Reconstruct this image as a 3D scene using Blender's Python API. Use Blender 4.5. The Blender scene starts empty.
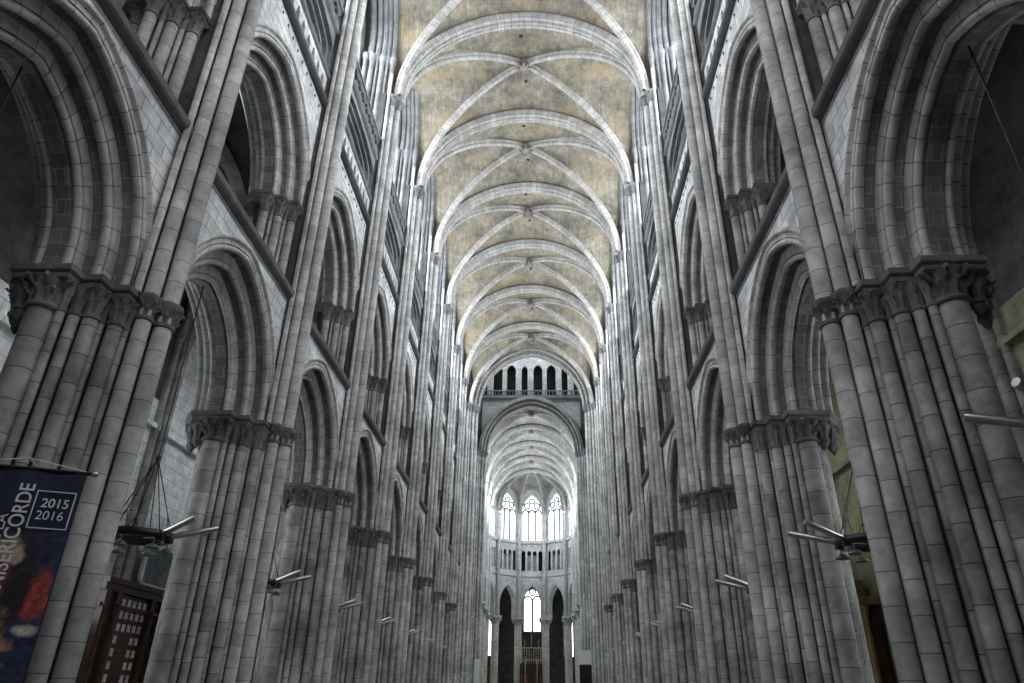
import bpy, math, random
from math import sin, cos, pi, sqrt, acos, atan2
random.seed(7)
SC = bpy.context.scene
COL = SC.collection

# ------------------------------------------------------------------ constants
XW = 6.70          # centre of the arcade wall from the nave axis
Y0 = 9.70          # first pier in view
B = 6.0            # bay
NP = 8             # index of the crossing pier
PY = lambda k: Y0 + B * k
ZA = 7.30          # arcade abacus top
ZS = 10.98         # tribune sill
ZT = 13.65         # tribune abacus top
ZB1, ZB2 = 17.78, 18.92   # pierced band
ZC = 21.0          # clerestory passage
ZV = 24.72         # vault springing
HX = 5.60          # vault half span
AX = 12.3          # aisle outer wall
ORD = ['nearest', 'second', 'third', 'fourth', 'fifth', 'sixth', 'seventh', 'eighth', 'ninth', 'tenth']

# ------------------------------------------------------------------ mesh builder
class MB:
    def __init__(s): s.v = []; s.f = []; s.uv = []
    def face(s, idx, uvs): s.f.append(tuple(idx)); s.uv.append(list(uvs))
    def grid(s, rows, uvs=None, closed=False, flip=False):
        # rows: list of lists of points, all the same length
        n = len(rows[0]); base = len(s.v)
        for r in rows: s.v.extend(r)
        m = n if closed else n - 1
        for i in range(len(rows) - 1):
            for j in range(m):
                j2 = (j + 1) % n
                a, b, c, d = base + i*n + j, base + i*n + j2, base + (i+1)*n + j2, base + (i+1)*n + j
                if uvs:
                    ua = uvs[i][j]; ub = uvs[i][j+1]; uc = uvs[i+1][j+1]; ud = uvs[i+1][j]
                else: ua = ub = uc = ud = (0, 0)
                if flip: s.face((d, c, b, a), (ud, uc, ub, ua))
                else: s.face((a, b, c, d), (ua, ub, uc, ud))
    def poly(s, pts, uvs=None):
        b = len(s.v); s.v.extend(pts)
        if uvs is None: uvs = box_uv(pts)
        s.face(range(b, b + len(pts)), uvs)
    def box(s, x0, x1, y0, y1, z0, z1):
        P = [(x0,y0,z0),(x1,y0,z0),(x1,y1,z0),(x0,y1,z0),(x0,y0,z1),(x1,y0,z1),(x1,y1,z1),(x0,y1,z1)]
        for q in ((3,2,1,0),(4,5,6,7),(0,1,5,4),(2,3,7,6),(1,2,6,5),(3,0,4,7)):
            s.poly([P[i] for i in q])
    def lathe(s, cx, cy, prof, n=16, cap=True, mod=None):
        rows = []; uvs = []; L = 0; pr = None
        for (r, z) in prof:
            if pr: L += math.hypot(r - pr[0], z - pr[1])
            pr = (r, z); row = []
            for k in range(n):
                a = 2*pi*k/n
                rr = r if mod is None else mod(r, z, a)
                row.append((cx + rr*cos(a), cy + rr*sin(a), z))
            rows.append(row); uvs.append([(2*pi*max(r, .05)*k/n, prof[0][1] + L) for k in range(n+1)])
        s.grid(rows, uvs, closed=True)
        if cap:
            s.poly([p for p in reversed(rows[0])]); s.poly(rows[-1])
    def tube(s, pts, r, n=8):
        # round tube through pts; r number or list
        m = len(pts); rs = r if isinstance(r, (list, tuple)) else [r]*m
        rows = []; uvs = []; L = 0
        ref = None
        for i, p in enumerate(pts):
            a = pts[max(i-1, 0)]; b = pts[min(i+1, m-1)]
            t = nrm(sub(b, a))
            if ref is None: ref = nrm(crs(t, (0, 0, 1) if abs(t[2]) < .9 else (1, 0, 0)))
            ref = nrm(sub(ref, mul(t, dot(ref, t)))); w = crs(t, ref)
            if i: L += dist(pts[i-1], p)
            rows.append([add(p, add(mul(ref, rs[i]*cos(2*pi*k/n)), mul(w, rs[i]*sin(2*pi*k/n)))) for k in range(n)])
            uvs.append([(2*pi*rs[i]*k/n, L) for k in range(n+1)])
        s.grid(rows, uvs, closed=True); s.poly(list(reversed(rows[0]))); s.poly(rows[-1])
    def prism(s, poly, z0, z1, cap=True):
        n = len(poly); L = 0; us = [0]
        for i in range(n): L += math.dist(poly[i], poly[(i+1) % n]); us.append(L)
        s.grid([[(x, y, z0) for x, y in poly], [(x, y, z1) for x, y in poly]], [[(u, z0) for u in us], [(u, z1) for u in us]], closed=True)
        if cap:
            s.poly([(x, y, z1) for x, y in poly]); s.poly([(x, y, z0) for x, y in reversed(poly)])
    def mesh(s, name, mat, smooth=True, ang=40):
        me = bpy.data.meshes.new(name); me.from_pydata(s.v, [], s.f)
        ul = me.uv_layers.new(name='UVMap'); k = 0
        flat = [c for f in s.uv for uv in f for c in uv]
        ul.data.foreach_set('uv', flat)
        me.materials.append(mat)
        if smooth:
            me.polygons.foreach_set('use_smooth', [True]*len(me.polygons))
            me.set_sharp_from_angle(angle=math.radians(ang))
        me.validate(); me.update()
        return me
    def build(s, name, mat, parent=None, smooth=True, ang=40):
        o = bpy.data.objects.new(name, s.mesh(name, mat, smooth, ang)); COL.objects.link(o); o.parent = parent
        return o

def add(a, b): return (a[0]+b[0], a[1]+b[1], a[2]+b[2])
def sub(a, b): return (a[0]-b[0], a[1]-b[1], a[2]-b[2])
def mul(a, k): return (a[0]*k, a[1]*k, a[2]*k)
def dot(a, b): return a[0]*b[0]+a[1]*b[1]+a[2]*b[2]
def crs(a, b): return (a[1]*b[2]-a[2]*b[1], a[2]*b[0]-a[0]*b[2], a[0]*b[1]-a[1]*b[0])
def dist(a, b): return math.dist(a, b)
def nrm(a):
    l = sqrt(dot(a, a)) or 1
    return (a[0]/l, a[1]/l, a[2]/l)
def box_uv(pts):
    n = (0, 0, 0)
    for i in range(1, len(pts)-1): n = add(n, crs(sub(pts[i], pts[0]), sub(pts[i+1], pts[0])))
    ax = max(range(3), key=lambda i: abs(n[i]))
    if ax == 0: return [(p[1], p[2]) for p in pts]
    if ax == 1: return [(p[0], p[2]) for p in pts]
    return [(p[0], p[1]) for p in pts]
def offset_poly(poly, d):
    n = len(poly); out = []
    for i in range(n):
        a, b, c = poly[i-1], poly[i], poly[(i+1) % n]
        e1 = (b[0]-a[0], b[1]-a[1]); e2 = (c[0]-b[0], c[1]-b[1])
        l1 = math.hypot(*e1); l2 = math.hypot(*e2)
        n1 = (e1[1]/l1, -e1[0]/l1); n2 = (e2[1]/l2, -e2[0]/l2)
        k = 1 + n1[0]*n2[0] + n1[1]*n2[1]
        out.append((b[0] + d*(n1[0]+n2[0])/k, b[1] + d*(n1[1]+n2[1])/k))
    return out

# ------------------------------------------------------------------ objects
def tag(o, label=None, cat=None, group=None, kind=None):
    if label: o['label'] = label
    if cat: o['category'] = cat
    if group: o['group'] = group
    if kind: o['kind'] = kind
    return o
def empty(name, loc=(0, 0, 0), rz=0):
    o = bpy.data.objects.new(name, None); COL.objects.link(o); o.location = loc; o.rotation_euler = (0, 0, rz)
    o.empty_display_size = .2
    return o
def copy_tree(o, parent=None):
    c = o.copy(); COL.objects.link(c); c.parent = parent
    for ch in KIDS(o): copy_tree(ch, c)
    return c
def KIDS(o): return [x for x in o.children]
def struct(o): o['kind'] = 'structure'; return o
class Proto:
    """first call hands out the original, later ones a copy"""
    def __init__(s, o): s.o = o; s.used = False
    def put(s, loc, rz=0, label=None, cat=None, group=None):
        o = s.o if not s.used else copy_tree(s.o)
        s.used = True
        o.location = loc; o.rotation_euler = (0, 0, rz)
        if label: tag(o, label, cat, group)
        return o

# ------------------------------------------------------------------ materials
def nodes(name):
    m = bpy.data.materials.new(name); m.use_nodes = True
    nt = m.node_tree; bs = nt.nodes['Principled BSDF']
    return m, nt, bs
def stone(name, c1, c2, mortar, bw, bh, msize=.012, stain=.5, bump=.35, blotch=None, offs=.5, dark=(.13,.12,.11), soot=.0):
    m, nt, bs = nodes(name); N = nt.nodes.new; L = nt.links.new
    uv = N('ShaderNodeUVMap'); uv.uv_map = 'UVMap'
    geo = N('ShaderNodeNewGeometry')
    wob = N('ShaderNodeTexNoise'); wob.inputs['Scale'].default_value = 3.0
    L(geo.outputs['Position'], wob.inputs['Vector'])
    br = N('ShaderNodeTexBrick'); br.offset = offs
    br.inputs['Scale'].default_value = 1.0
    br.inputs['Mortar Size'].default_value = msize; br.inputs['Mortar Smooth'].default_value = .3
    br.inputs['Brick Width'].default_value = bw; br.inputs['Row Height'].default_value = bh
    br.inputs['Color1'].default_value = (*c1, 1); br.inputs['Color2'].default_value = (*c2, 1); br.inputs['Mortar'].default_value = (*mortar, 1)
    br.inputs['Bias'].default_value = 0
    oi = N('ShaderNodeObjectInfo'); mu_ = N('ShaderNodeMath'); mu_.operation = 'MULTIPLY'; mu_.inputs[1].default_value = 6.0; L(oi.outputs['Random'], mu_.inputs[0])
    cx_ = N('ShaderNodeCombineXYZ'); L(mu_.outputs[0], cx_.inputs['Y'])
    av = N('ShaderNodeVectorMath'); av.operation = 'ADD'; L(uv.outputs['UV'], av.inputs[0]); L(cx_.outputs[0], av.inputs[1])
    L(av.outputs[0], br.inputs['Vector'])
    n1 = N('ShaderNodeTexNoise'); n1.inputs['Scale'].default_value = .7; n1.inputs['Detail'].default_value = 6; n1.inputs['Roughness'].default_value = .65
    L(geo.outputs['Position'], n1.inputs['Vector'])
    n2 = N('ShaderNodeTexNoise'); n2.inputs['Scale'].default_value = 3.2; n2.inputs['Detail'].default_value = 9; n2.inputs['Roughness'].default_value = .7
    L(geo.outputs['Position'], n2.inputs['Vector'])
    r1 = N('ShaderNodeMapRange'); r1.inputs['From Min'].default_value = .35; r1.inputs['From Max'].default_value = .68
    r1.inputs['To Min'].default_value = 1 - stain*.55; r1.inputs['To Max'].default_value = 1 + stain*.35
    L(n1.outputs['Fac'], r1.inputs['Value'])
    r2 = N('ShaderNodeMapRange'); r2.inputs['From Min'].default_value = .3; r2.inputs['From Max'].default_value = .7
    r2.inputs['To Min'].default_value = .68; r2.inputs['To Max'].default_value = 1.25
    L(n2.outputs['Fac'], r2.inputs['Value'])
    mm = N('ShaderNodeMath'); mm.operation = 'MULTIPLY'; L(r1.outputs[0], mm.inputs[0]); L(r2.outputs[0], mm.inputs[1])
    vm = N('ShaderNodeVectorMath'); vm.operation = 'SCALE'; L(br.outputs['Color'], vm.inputs[0]); L(mm.outputs[0], vm.inputs['Scale'])
    out = vm.outputs[0]
    if blotch:
        n3 = N('ShaderNodeTexNoise'); n3.inputs['Scale'].default_value = .45; n3.inputs['Detail'].default_value = 7; n3.inputs['Roughness'].default_value = .7
        sc = N('ShaderNodeVectorMath'); sc.operation = 'MULTIPLY'; sc.inputs[1].default_value = (1, 1.6, .7); L(geo.outputs['Position'], sc.inputs[0]); L(sc.outputs[0], n3.inputs['Vector'])
        rr = N('ShaderNodeMapRange'); rr.inputs['From Min'].default_value = .5; rr.inputs['From Max'].default_value = .62
        L(n3.outputs['Fac'], rr.inputs['Value'])
        mx = N('ShaderNodeMix'); mx.data_type = 'RGBA'; L(rr.outputs[0], mx.inputs['Factor']); L(out, mx.inputs['A']); mx.inputs['B'].default_value = (*blotch, 1)
        mu = N('ShaderNodeMix'); mu.data_type = 'RGBA'; mu.inputs['Factor'].default_value = .55; L(out, mu.inputs['A']); L(mx.outputs['Result'], mu.inputs['B'])
        out = mu.outputs['Result']
    L(out, bs.inputs['Base Color'])
    bs.inputs['Roughness'].default_value = .85
    bs.inputs['Specular IOR Level'].default_value = .25
    b = N('ShaderNodeBump'); b.inputs['Strength'].default_value = bump; b.inputs['Distance'].default_value = .02
    ad = N('ShaderNodeMath'); ad.operation = 'MULTIPLY_ADD'; L(br.outputs['Fac'], ad.inputs[0]); ad.inputs[1].default_value = -1.0; L(n2.outputs['Fac'], ad.inputs[2])
    L(ad.outputs[0], b.inputs['Height']); L(b.outputs[0], bs.inputs['Normal'])
    return m
def plain(name, c, rough=.6, metal=0, noise=.0, scale=8, spec=.5):
    m, nt, bs = nodes(name)
    bs.inputs['Base Color'].default_value = (*c, 1); bs.inputs['Roughness'].default_value = rough; bs.inputs['Metallic'].default_value = metal
    bs.inputs['Specular IOR Level'].default_value = spec
    if noise:
        t = nt.nodes.new('ShaderNodeTexNoise'); t.inputs['Scale'].default_value = scale; t.inputs['Detail'].default_value = 5
        g = nt.nodes.new('ShaderNodeNewGeometry'); nt.links.new(g.outputs['Position'], t.inputs['Vector'])
        r = nt.nodes.new('ShaderNodeValToRGB'); r.color_ramp.elements[0].position = .3; r.color_ramp.elements[1].position = .7
        r.color_ramp.elements[0].color = (*[x*(1-noise) for x in c], 1); r.color_ramp.elements[1].color = (*[min(1, x*(1+noise)) for x in c], 1)
        nt.links.new(t.outputs['Fac'], r.inputs[0]); nt.links.new(r.outputs[0], bs.inputs['Base Color'])
    return m
def glow(name, c, k, tint=0.0, scale=3, lead=.0):
    """daylit leaded glass: each quarry of glass lets a slightly different colour through"""
    m = bpy.data.materials.new(name); m.use_nodes = True; nt = m.node_tree; nt.nodes.clear(); N = nt.nodes.new; L = nt.links.new
    o = N('ShaderNodeOutputMaterial'); e = N('ShaderNodeEmission'); e.inputs['Strength'].default_value = k; e.inputs['Color'].default_value = (*c, 1)
    if tint or lead:
        g = N('ShaderNodeNewGeometry'); v = N('ShaderNodeTexVoronoi'); v.inputs['Scale'].default_value = scale; L(g.outputs['Position'], v.inputs['Vector'])
        mx = N('ShaderNodeMix'); mx.data_type = 'RGBA'; mx.inputs['Factor'].default_value = tint; mx.inputs['A'].default_value = (*c, 1); L(v.outputs['Color'], mx.inputs['B'])
        L(mx.outputs['Result'], e.inputs['Color'])
    L(e.outputs[0], o.inputs['Surface'])
    return m

G = lambda r, g=None, b=None: (r, g if g is not None else r, b if b is not None else r)
M = dict(
    wall=stone('ashlar_wall', (.78,.785,.79), (.60,.605,.615), (.30,.30,.30), .55, .30, .012, .5, .5),
    arch=stone('voussoir_stone', (.25,.232,.215), (.15,.14,.13), (.36,.345,.325), .24, .24, .008, .55, .4, offs=.5),  # darkened tone paints shade into the arch hollows and reveals
    roll=stone('moulding_stone', (.62,.61,.59), (.46,.45,.44), (.2,.195,.19), 9., .34, .010, .5, .35, offs=0),  # lightened tone paints the lit edges of the mouldings
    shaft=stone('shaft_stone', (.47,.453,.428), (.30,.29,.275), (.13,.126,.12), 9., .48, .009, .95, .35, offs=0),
    vshaft=stone('tall_shaft_stone', (.60,.595,.585), (.47,.465,.46), (.2,.2,.2), 9., .43, .008, .7, .3, offs=0),
    core=stone('pier_stone', (.10,.098,.095), (.065,.063,.06), (.08,.08,.08), .7, .42, .012, .6, .35),  # dark tone paints the shade in the gaps between shafts
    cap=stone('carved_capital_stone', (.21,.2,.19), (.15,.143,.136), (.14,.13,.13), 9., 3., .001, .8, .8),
    web=stone('vault_web_stone', (.305,.28,.225), (.22,.203,.165), (.17,.155,.125), .34, .17, .008, .8, .3, blotch=(.33,.25,.14)),
    rib=stone('vault_rib_stone', (.42,.415,.395), (.33,.325,.31), (.10,.105,.10), 9., .36, .010, .4, .3, offs=0),
    clere=stone('clerestory_stone', (.27,.275,.285), (.19,.195,.205), (.18,.18,.19), 9., .5, .010, .5, .3, offs=0),
    aisle=stone('aisle_stone', (.10,.098,.096), (.07,.069,.068), (.11,.11,.11), .6, .33, .012, .6, .4),  # very dark tone stands in for the unlit aisles
    pale=stone('pale_aisle_wall', (.86,.88,.88), (.78,.81,.82), (.3,.33,.34), .8, .42, .01, .25, .3),  # pale tone of the left aisle wall
    green=stone('mossy_yellow_wall', (.36,.37,.24), (.28,.30,.18), (.2,.2,.13), 1.2, .6, .01, .8, .3, blotch=(.45,.42,.2)),
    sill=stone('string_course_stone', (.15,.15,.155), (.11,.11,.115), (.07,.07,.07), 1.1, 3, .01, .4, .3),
    webg=stone('choir_web_stone', (.40,.395,.37), (.30,.296,.28), (.2,.195,.185), .34, .17, .008, .7, .3),
    floor=stone('paving', (.2,.19,.17), (.15,.14,.13), (.12,.11,.1), .6, .6, .01, .5, .2),
    dark=plain('painted_void_shade', (.035,.034,.033), .95, spec=.1),  # near-black colour stands in for shade inside holes and passages
    iron=plain('wrought_iron', (.03,.03,.032), .45, .7),
    steel=plain('brushed_steel', (.62,.62,.63), .28, .9),
    lampd=plain('lamp_dish_enamel', (.16,.16,.17), .35, .4),
    wood=plain('dark_oak', (.06,.028,.02), .4, 0, .4, 5),
    gilt=plain('gilded_wood', (.34,.25,.10), .5, .3, .3, 14),
    gold=plain('dull_gold', (.60,.54,.40), .5, .1, .3, 14),
    picture=plain('glazed_picture_face', (.16,.19,.21), .15, 0, .5, 2),
    white=plain('white_board', (.9,.92,.95), .6),
    navy=plain('navy_cloth', (.026,.032,.075), .8, 0, .25, 6),
    lett=plain('white_print', (.9,.92,.97), .8),
    faint=plain('faint_blue_print', (.025,.03,.07), .8),
    apse=stone('choir_stone', (.66,.665,.66), (.56,.565,.57), (.3,.3,.3), .8, .45, .01, .3, .3),
    cream=stone('choir_pillar_stone', (.78,.76,.69), (.66,.64,.58), (.3,.29,.26), 9., .6, .01, .35, .3, offs=0),
)

# ------------------------------------------------------------------ arch tools
E_ = .50
def arc_pts(s, e=E_, n=10, z0=0.0, stilt=0.0, half=False):
    """two-centred pointed arch of half span s: (v, z) from left spring over the apex to the right spring"""
    R = s + e; tm = acos(e / R)
    right = [(-e + R*cos(tm*i/n), z0 + stilt + R*sin(tm*i/n)) for i in range(n+1)]
    if stilt > 0: right = [(s, z0)] + right
    if half: return right
    left = [(-v, z) for v, z in right]
    return left + list(reversed(right))[1:]
def arch_sweep(mb, prof, z0, stilt, n=12, e=E_, uoff=0, flipu=False):
    """prof: list of (u, s); sweeps it along concentric arches"""
    rows = []; uvs = []; acc = 0; pp = None
    for (u, s) in prof:
        if pp: acc += math.hypot(u-pp[0], s-pp[1])
        pp = (u, s)
        P = arc_pts(s, e, n, z0, stilt)
        rows.append([(-u if flipu else u, v, z) for v, z in P])
        L = 0; uu = []
        ref = arc_pts(prof[len(prof)//2][1], e, n, z0, stilt)
        for i in range(len(ref)):
            if i: L += math.dist(ref[i], ref[i-1])
            uu.append((acc, L))
        uvs.append(uu)
    mb.grid(rows, uvs, flip=flipu)
def roll(cu, cs, r, a0, a1, n=6):
    return [(cu + r*cos(a), cs + r*sin(a)) for a in [math.radians(a0 + (a1-a0)*i/n) for i in range(n+1)]]
def order_profile(u0, s0, s1, u1, r=.085):
    """flat face at depth u0 from s0 inward to a roll at the corner s1, hollow, then the reveal back to u1"""
    P = [(u0, s0), (u0, s1 + .19), (u0 - .05, s1 + .15), (u0 - .03, s1 + .12)]
    P += roll(u0 - r + .01, s1 + r - .01, r, 75, -165, 9)
    P += [(u0 - .19, s1 + .02), (u0 - .22, s1 + .05), (u0 - .25, s1 + .05), (u1, s1 + .05)]
    return P
def poly_roll(): pass

def plate(mb, x0, x1, z0, z1, hole, uf, ub=None, c=None, n=None, flip=False, back=False):
    """upright slab in the (v,z) plane at depth uf with a star-shaped hole; its edges run back to ub"""
    if c is None: c = ((min(p[0] for p in hole)+max(p[0] for p in hole))/2, (min(p[1] for p in hole)+max(p[1] for p in hole))/2)
    pts = list(hole)
    for q in ((x0, z0), (x1, z0), (x1, z1), (x0, z1)):     # one ray through every corner of the slab
        a = atan2(q[1]-c[1], q[0]-c[0]); best = None
        for i in range(len(hole)):
            p, r = hole[i], hole[(i+1) % len(hole)]
            d = (cos(a), sin(a)); ex = (r[0]-p[0], r[1]-p[1]); den = d[0]*ex[1]-d[1]*ex[0]
            if abs(den) < 1e-9: continue
            w = (p[0]-c[0], p[1]-c[1]); t = (w[0]*ex[1]-w[1]*ex[0])/den; k = (w[0]*d[1]-w[1]*d[0])/den
            if t > 0 and -1e-6 <= k <= 1+1e-6: best = (c[0]+d[0]*t, c[1]+d[1]*t)
        if best and all(math.dist(best, h) > 1e-4 for h in pts): pts.append(best)
    pts.sort(key=lambda p: atan2(p[1]-c[1], p[0]-c[0]))
    outer = []
    for p in pts:
        dx, dz = p[0]-c[0], p[1]-c[1]; t = 1e9
        if dx > 1e-9: t = min(t, (x1-c[0])/dx)
        if dx < -1e-9: t = min(t, (x0-c[0])/dx)
        if dz > 1e-9: t = min(t, (z1-c[1])/dz)
        if dz < -1e-9: t = min(t, (z0-c[1])/dz)
        outer.append((c[0]+dx*t, c[1]+dz*t))
    m = len(pts)
    def ring(A, ua, Bq, ub_, fl):
        base = len(mb.v)
        mb.v.extend([(ua, p[0], p[1]) for p in A]); mb.v.extend([(ub_, p[0], p[1]) for p in Bq])
        for i in range(m):
            j = (i+1) % m; idx = (base+i, base+j, base+m+j, base+m+i)
            uvs = [(A[i][0], A[i][1]), (A[j][0], A[j][1]), (Bq[j][0]+(ua-ub_ if A is Bq else 0), Bq[j][1]), (Bq[i][0]+(ua-ub_ if A is Bq else 0), Bq[i][1])]
            if fl: idx = idx[::-1]; uvs = uvs[::-1]
            mb.face(idx, uvs)
    ring(outer, uf, pts, uf, flip)
    if ub is not None:
        ring(pts, uf, pts, ub, flip)
        if back: ring(pts, ub, outer, ub, flip)
def lens(cx, cz, w, h, n=8):
    P = []
    for sgn in (1, -1):
        for i in range(n):
            t = -1 + 2*i/n
            P.append((cx + sgn*w*(1-t*t), cz + sgn*h*t))
    return P
def foil(cx, cz, r, k=4, n=32, rot=0):
    P = []
    for i in range(n):
        a = 2*pi*i/n
        P.append((cx + r*(.62+.38*abs(cos(k/2*(a+rot))))*cos(a), cz + r*(.62+.38*abs(cos(k/2*(a+rot))))*sin(a)))
    return P
def lancet(cx, w, z0, zs, e=None, n=7):
    e = w*.35 if e is None else e
    A = arc_pts(w, e, n, zs)
    return [(cx - w, z0)] + [(cx+v, z) for v, z in A] + [(cx + w, z0)]

# ------------------------------------------------------------------ capitals and shafts
def capital_mb(cx, cy, r, z0, h, flare=1.75, n=32, leaves=8, knobs=True):
    mb = MB()
    mb.lathe(cx, cy, [(r*1.02, z0-.03), (r*1.2, z0-.02), (r*1.26, z0+.01), (r*1.2, z0+.045), (r*1.03, z0+.05)], n=20)
    def mod(rr, z, a):
        t = (z-z0)/h
        return rr*(1 + .16*sin(pi*min(1, t*1.15))*cos(leaves*a) + .05*cos(2*leaves*a + 9*t))
    prof = []
    for i in range(11):
        t = i/10; prof.append((r*(1.0 + (flare-1)*t**1.8), z0+.05 + (h-.05)*t))
    mb.lathe(cx, cy, prof, n=n, mod=mod)
    if knobs:   # curled leaf tips in two tiers
        for tier, (tz, rr, sz) in enumerate(((.55, 1.35, .20), (.9, flare*1.02, .26))):
            for k in range(leaves):
                a = 2*pi*(k + .5*tier)/leaves
                px, py, pz = cx + r*rr*cos(a), cy + r*rr*sin(a), z0 + h*tz
                q = r*sz
                pts = [(px - cos(a)*q, py - sin(a)*q, pz - q*1.6), (px + cos(a)*q*.4, py + sin(a)*q*.4, pz - q*.2), (px + cos(a)*q*1.1, py + sin(a)*q*1.1, pz + q*.5), (px + cos(a)*q*1.5, py + sin(a)*q*1.5, pz - q*.3)]
                mb.tube(pts, [q*.5, q*.8, q*.75, q*.35], 5)
    return mb
def shaft_mb(cx, cy, r, z0, z1, n=16, base=True):
    mb = MB(); prof = []
    if base:
        prof = [(r*1.5, z0), (r*1.5, z0+.12), (r*1.35, z0+.2), (r*1.15, z0+.26), (r*1.2, z0+.32), (r, z0+.36)]
    else: prof = [(r, z0)]
    prof.append((r, z1)); mb.lathe(cx, cy, prof, n=n)
    return mb
def mirror(l): return l + [(u, -v, *r) for (u, v, *r) in l]
def moulded_slab(mb, poly, z0, z1, d=.07):
    h = z1 - z0
    lv = [(0-.02, z0), (d*.35, z0+h*.15), (d*.5, z0+h*.38), (d*.35, z0+h*.45), (d*.8, z0+h*.55), (d, z0+h*.62), (d, z1)]
    rows = []; uvs = []
    for o, z in lv:
        q = offset_poly(poly, o); rows.append([(x, y, z) for x, y in q])
        L = 0; us = [0]
        for i in range(len(q)): L += math.dist(q[i], q[(i+1) % len(q)]); us.append(L)
        uvs.append([(u, z) for u in us])
    mb.grid(rows, uvs, closed=True); mb.poly(rows[-1]); mb.poly(list(reversed(rows[0])))

# ------------------------------------------------------------------ pier
def half_poly(l):   # l: points with v<=0 running from +u to -u; returns the closed outline, counter-clockwise seen from above
    return [(u, v) for u, v in reversed(l)] [::-1] + [(u, -v) for u, v in reversed(l)]
def ccw(p):
    a = sum(p[i][0]*p[(i+1) % len(p)][1]-p[(i+1) % len(p)][0]*p[i][1] for i in range(len(p)))
    return p if a > 0 else p[::-1]
def make_pier(kind='nave'):
    root = empty('clustered_pier')
    core = MB()
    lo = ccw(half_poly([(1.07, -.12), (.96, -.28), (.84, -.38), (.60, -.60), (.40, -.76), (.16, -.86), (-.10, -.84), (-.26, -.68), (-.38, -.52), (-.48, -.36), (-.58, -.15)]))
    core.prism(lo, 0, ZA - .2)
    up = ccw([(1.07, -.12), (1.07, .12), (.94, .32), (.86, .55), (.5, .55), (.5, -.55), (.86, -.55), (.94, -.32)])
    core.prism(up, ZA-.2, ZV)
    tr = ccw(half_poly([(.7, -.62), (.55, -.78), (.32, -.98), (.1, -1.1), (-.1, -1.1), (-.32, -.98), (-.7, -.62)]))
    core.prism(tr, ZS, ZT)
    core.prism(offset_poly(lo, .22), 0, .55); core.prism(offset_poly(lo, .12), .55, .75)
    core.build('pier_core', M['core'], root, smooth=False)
    # tall shafts up to the vault
    for (u, v, r) in [(1.28, 0, .145), (1.11, -.29, .125), (1.11, .29, .125)]:
        s = MB(); s.lathe(u, v, [(r*1.5, .75), (r*1.5, .85), (r*1.1, 1.0), (r, 1.05), (r, ZA-.52)], n=18)
        s.lathe(u, v, [(r*1.0, ZA-.52), (r, ZV-.55)], n=18)
        o = s.build('vault_shaft', M['vshaft'], root)
        c = capital_mb(u, v, r, ZA-.42, .3, 1.45, 24, 6)
        c.lathe(u, v, [(r*1.5, ZA-.12), (r*1.7, ZA-.08), (r*1.7, ZA-.01), (r*1.05, ZA+.04)], n=8)
        c.build('ring_capital', M['cap'], o)
        c2 = capital_mb(u, v, r, ZV-.55, .42, 1.75, 24, 7)
        c2.lathe(u, v, [(r*1.6, ZV-.13), (r*1.95, ZV-.09), (r*1.95, ZV)], n=8)
        c2.build('vault_capital', M['clere'], o)
    for (u, v, r) in mirror([(.99, -.50, .065)]):
        s = MB(); s.lathe(u, v, [(r, ZA), (r, ZV+1.2)], n=8)
        s.build('thin_shaft', M['vshaft'], root)
    # arcade shafts and their capitals
    for (u, v, r) in mirror([(.03, -1.06, .205), (.29, -1.03, .065), (.42, -.90, .085), (.60, -.77, .115), (.70, -.66, .05), (.86, -.55, .11), (.95, -.42, .055), (-.17, -.96, .065), (-.28, -.82, .065), (-.38, -.68, .065), (-.47, -.54, .065), (-.55, -.38, .065)]):
        o = shaft_mb(u, v, r, .75, ZA-.62, 16).build('shaft', M['shaft'], root)
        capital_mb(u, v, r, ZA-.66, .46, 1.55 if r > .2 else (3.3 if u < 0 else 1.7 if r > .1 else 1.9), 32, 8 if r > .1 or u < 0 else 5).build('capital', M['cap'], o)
    for (u, v, r) in mirror([(-.36, -1.02, .125), (-.58, -.80, .125), (-.74, -.55, .11)]):   # foliage corbels on the aisle side
        q = capital_mb(u, v, r*.8, ZA-.62, .42, 2.2, 32, 7); q.lathe(u, v, [(.01, ZA-.80), (r*.6, ZA-.72), (r*.85, ZA-.62)], n=12)
        q.build('leaf_corbel', M['cap'], root)
    ab = MB()
    pl = ccw(half_poly([(.95, -.30), (.95, -.64), (.68, -.64), (.68, -.95), (.38, -.95), (.38, -1.26), (-.46, -1.26), (-.66, -1.02), (-.84, -.74), (-.9, -.3)]))
    moulded_slab(ab, pl, ZA-.24, ZA+.0, .075)
    ab.build('abacus', M['cap'], root, smooth=False)
    # tribune shafts
    for (u, v, r) in mirror([(.66, -.74, .115), (.53, -.88, .05), (.38, -.98, .115), (.24, -1.10, .05), (.08, -1.22, .115), (-.38, -.98, .1), (-.66, -.74, .1)]):
        o = shaft_mb(u, v, r, ZS, ZT-.55, 14).build('tribune_shaft', M['shaft'], root)
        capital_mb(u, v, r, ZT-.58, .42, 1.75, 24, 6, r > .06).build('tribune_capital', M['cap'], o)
    for sg in (1, -1):
        ab = MB()
        ab_pl = [(.80, -.55), (.80, -.90), (.52, -.90), (.52, -1.15), (.22, -1.15), (.22, -1.38), (-.22, -1.38), (-.52, -1.15), (-.8, -.9), (-.8, -.55)]
        moulded_slab(ab, ccw([(u, v*sg) for u, v in ab_pl]), ZT-.18, ZT+.02, .05)
        ab.build('tribune_abacus', M['cap'], root, smooth=False)
    # aisle side responds
    for (u, v, r) in [(-.70, 0, .12), (-.64, -.2, .08), (-.64, .2, .08)]:
        o = shaft_mb(u, v, r, .75, 12.6, 12).build('aisle_shaft', M['shaft'], root)
        capital_mb(u, v, r, 12.58, .42, 1.7, 24, 6).build('aisle_capital', M['cap'], o)
    return root

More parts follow.
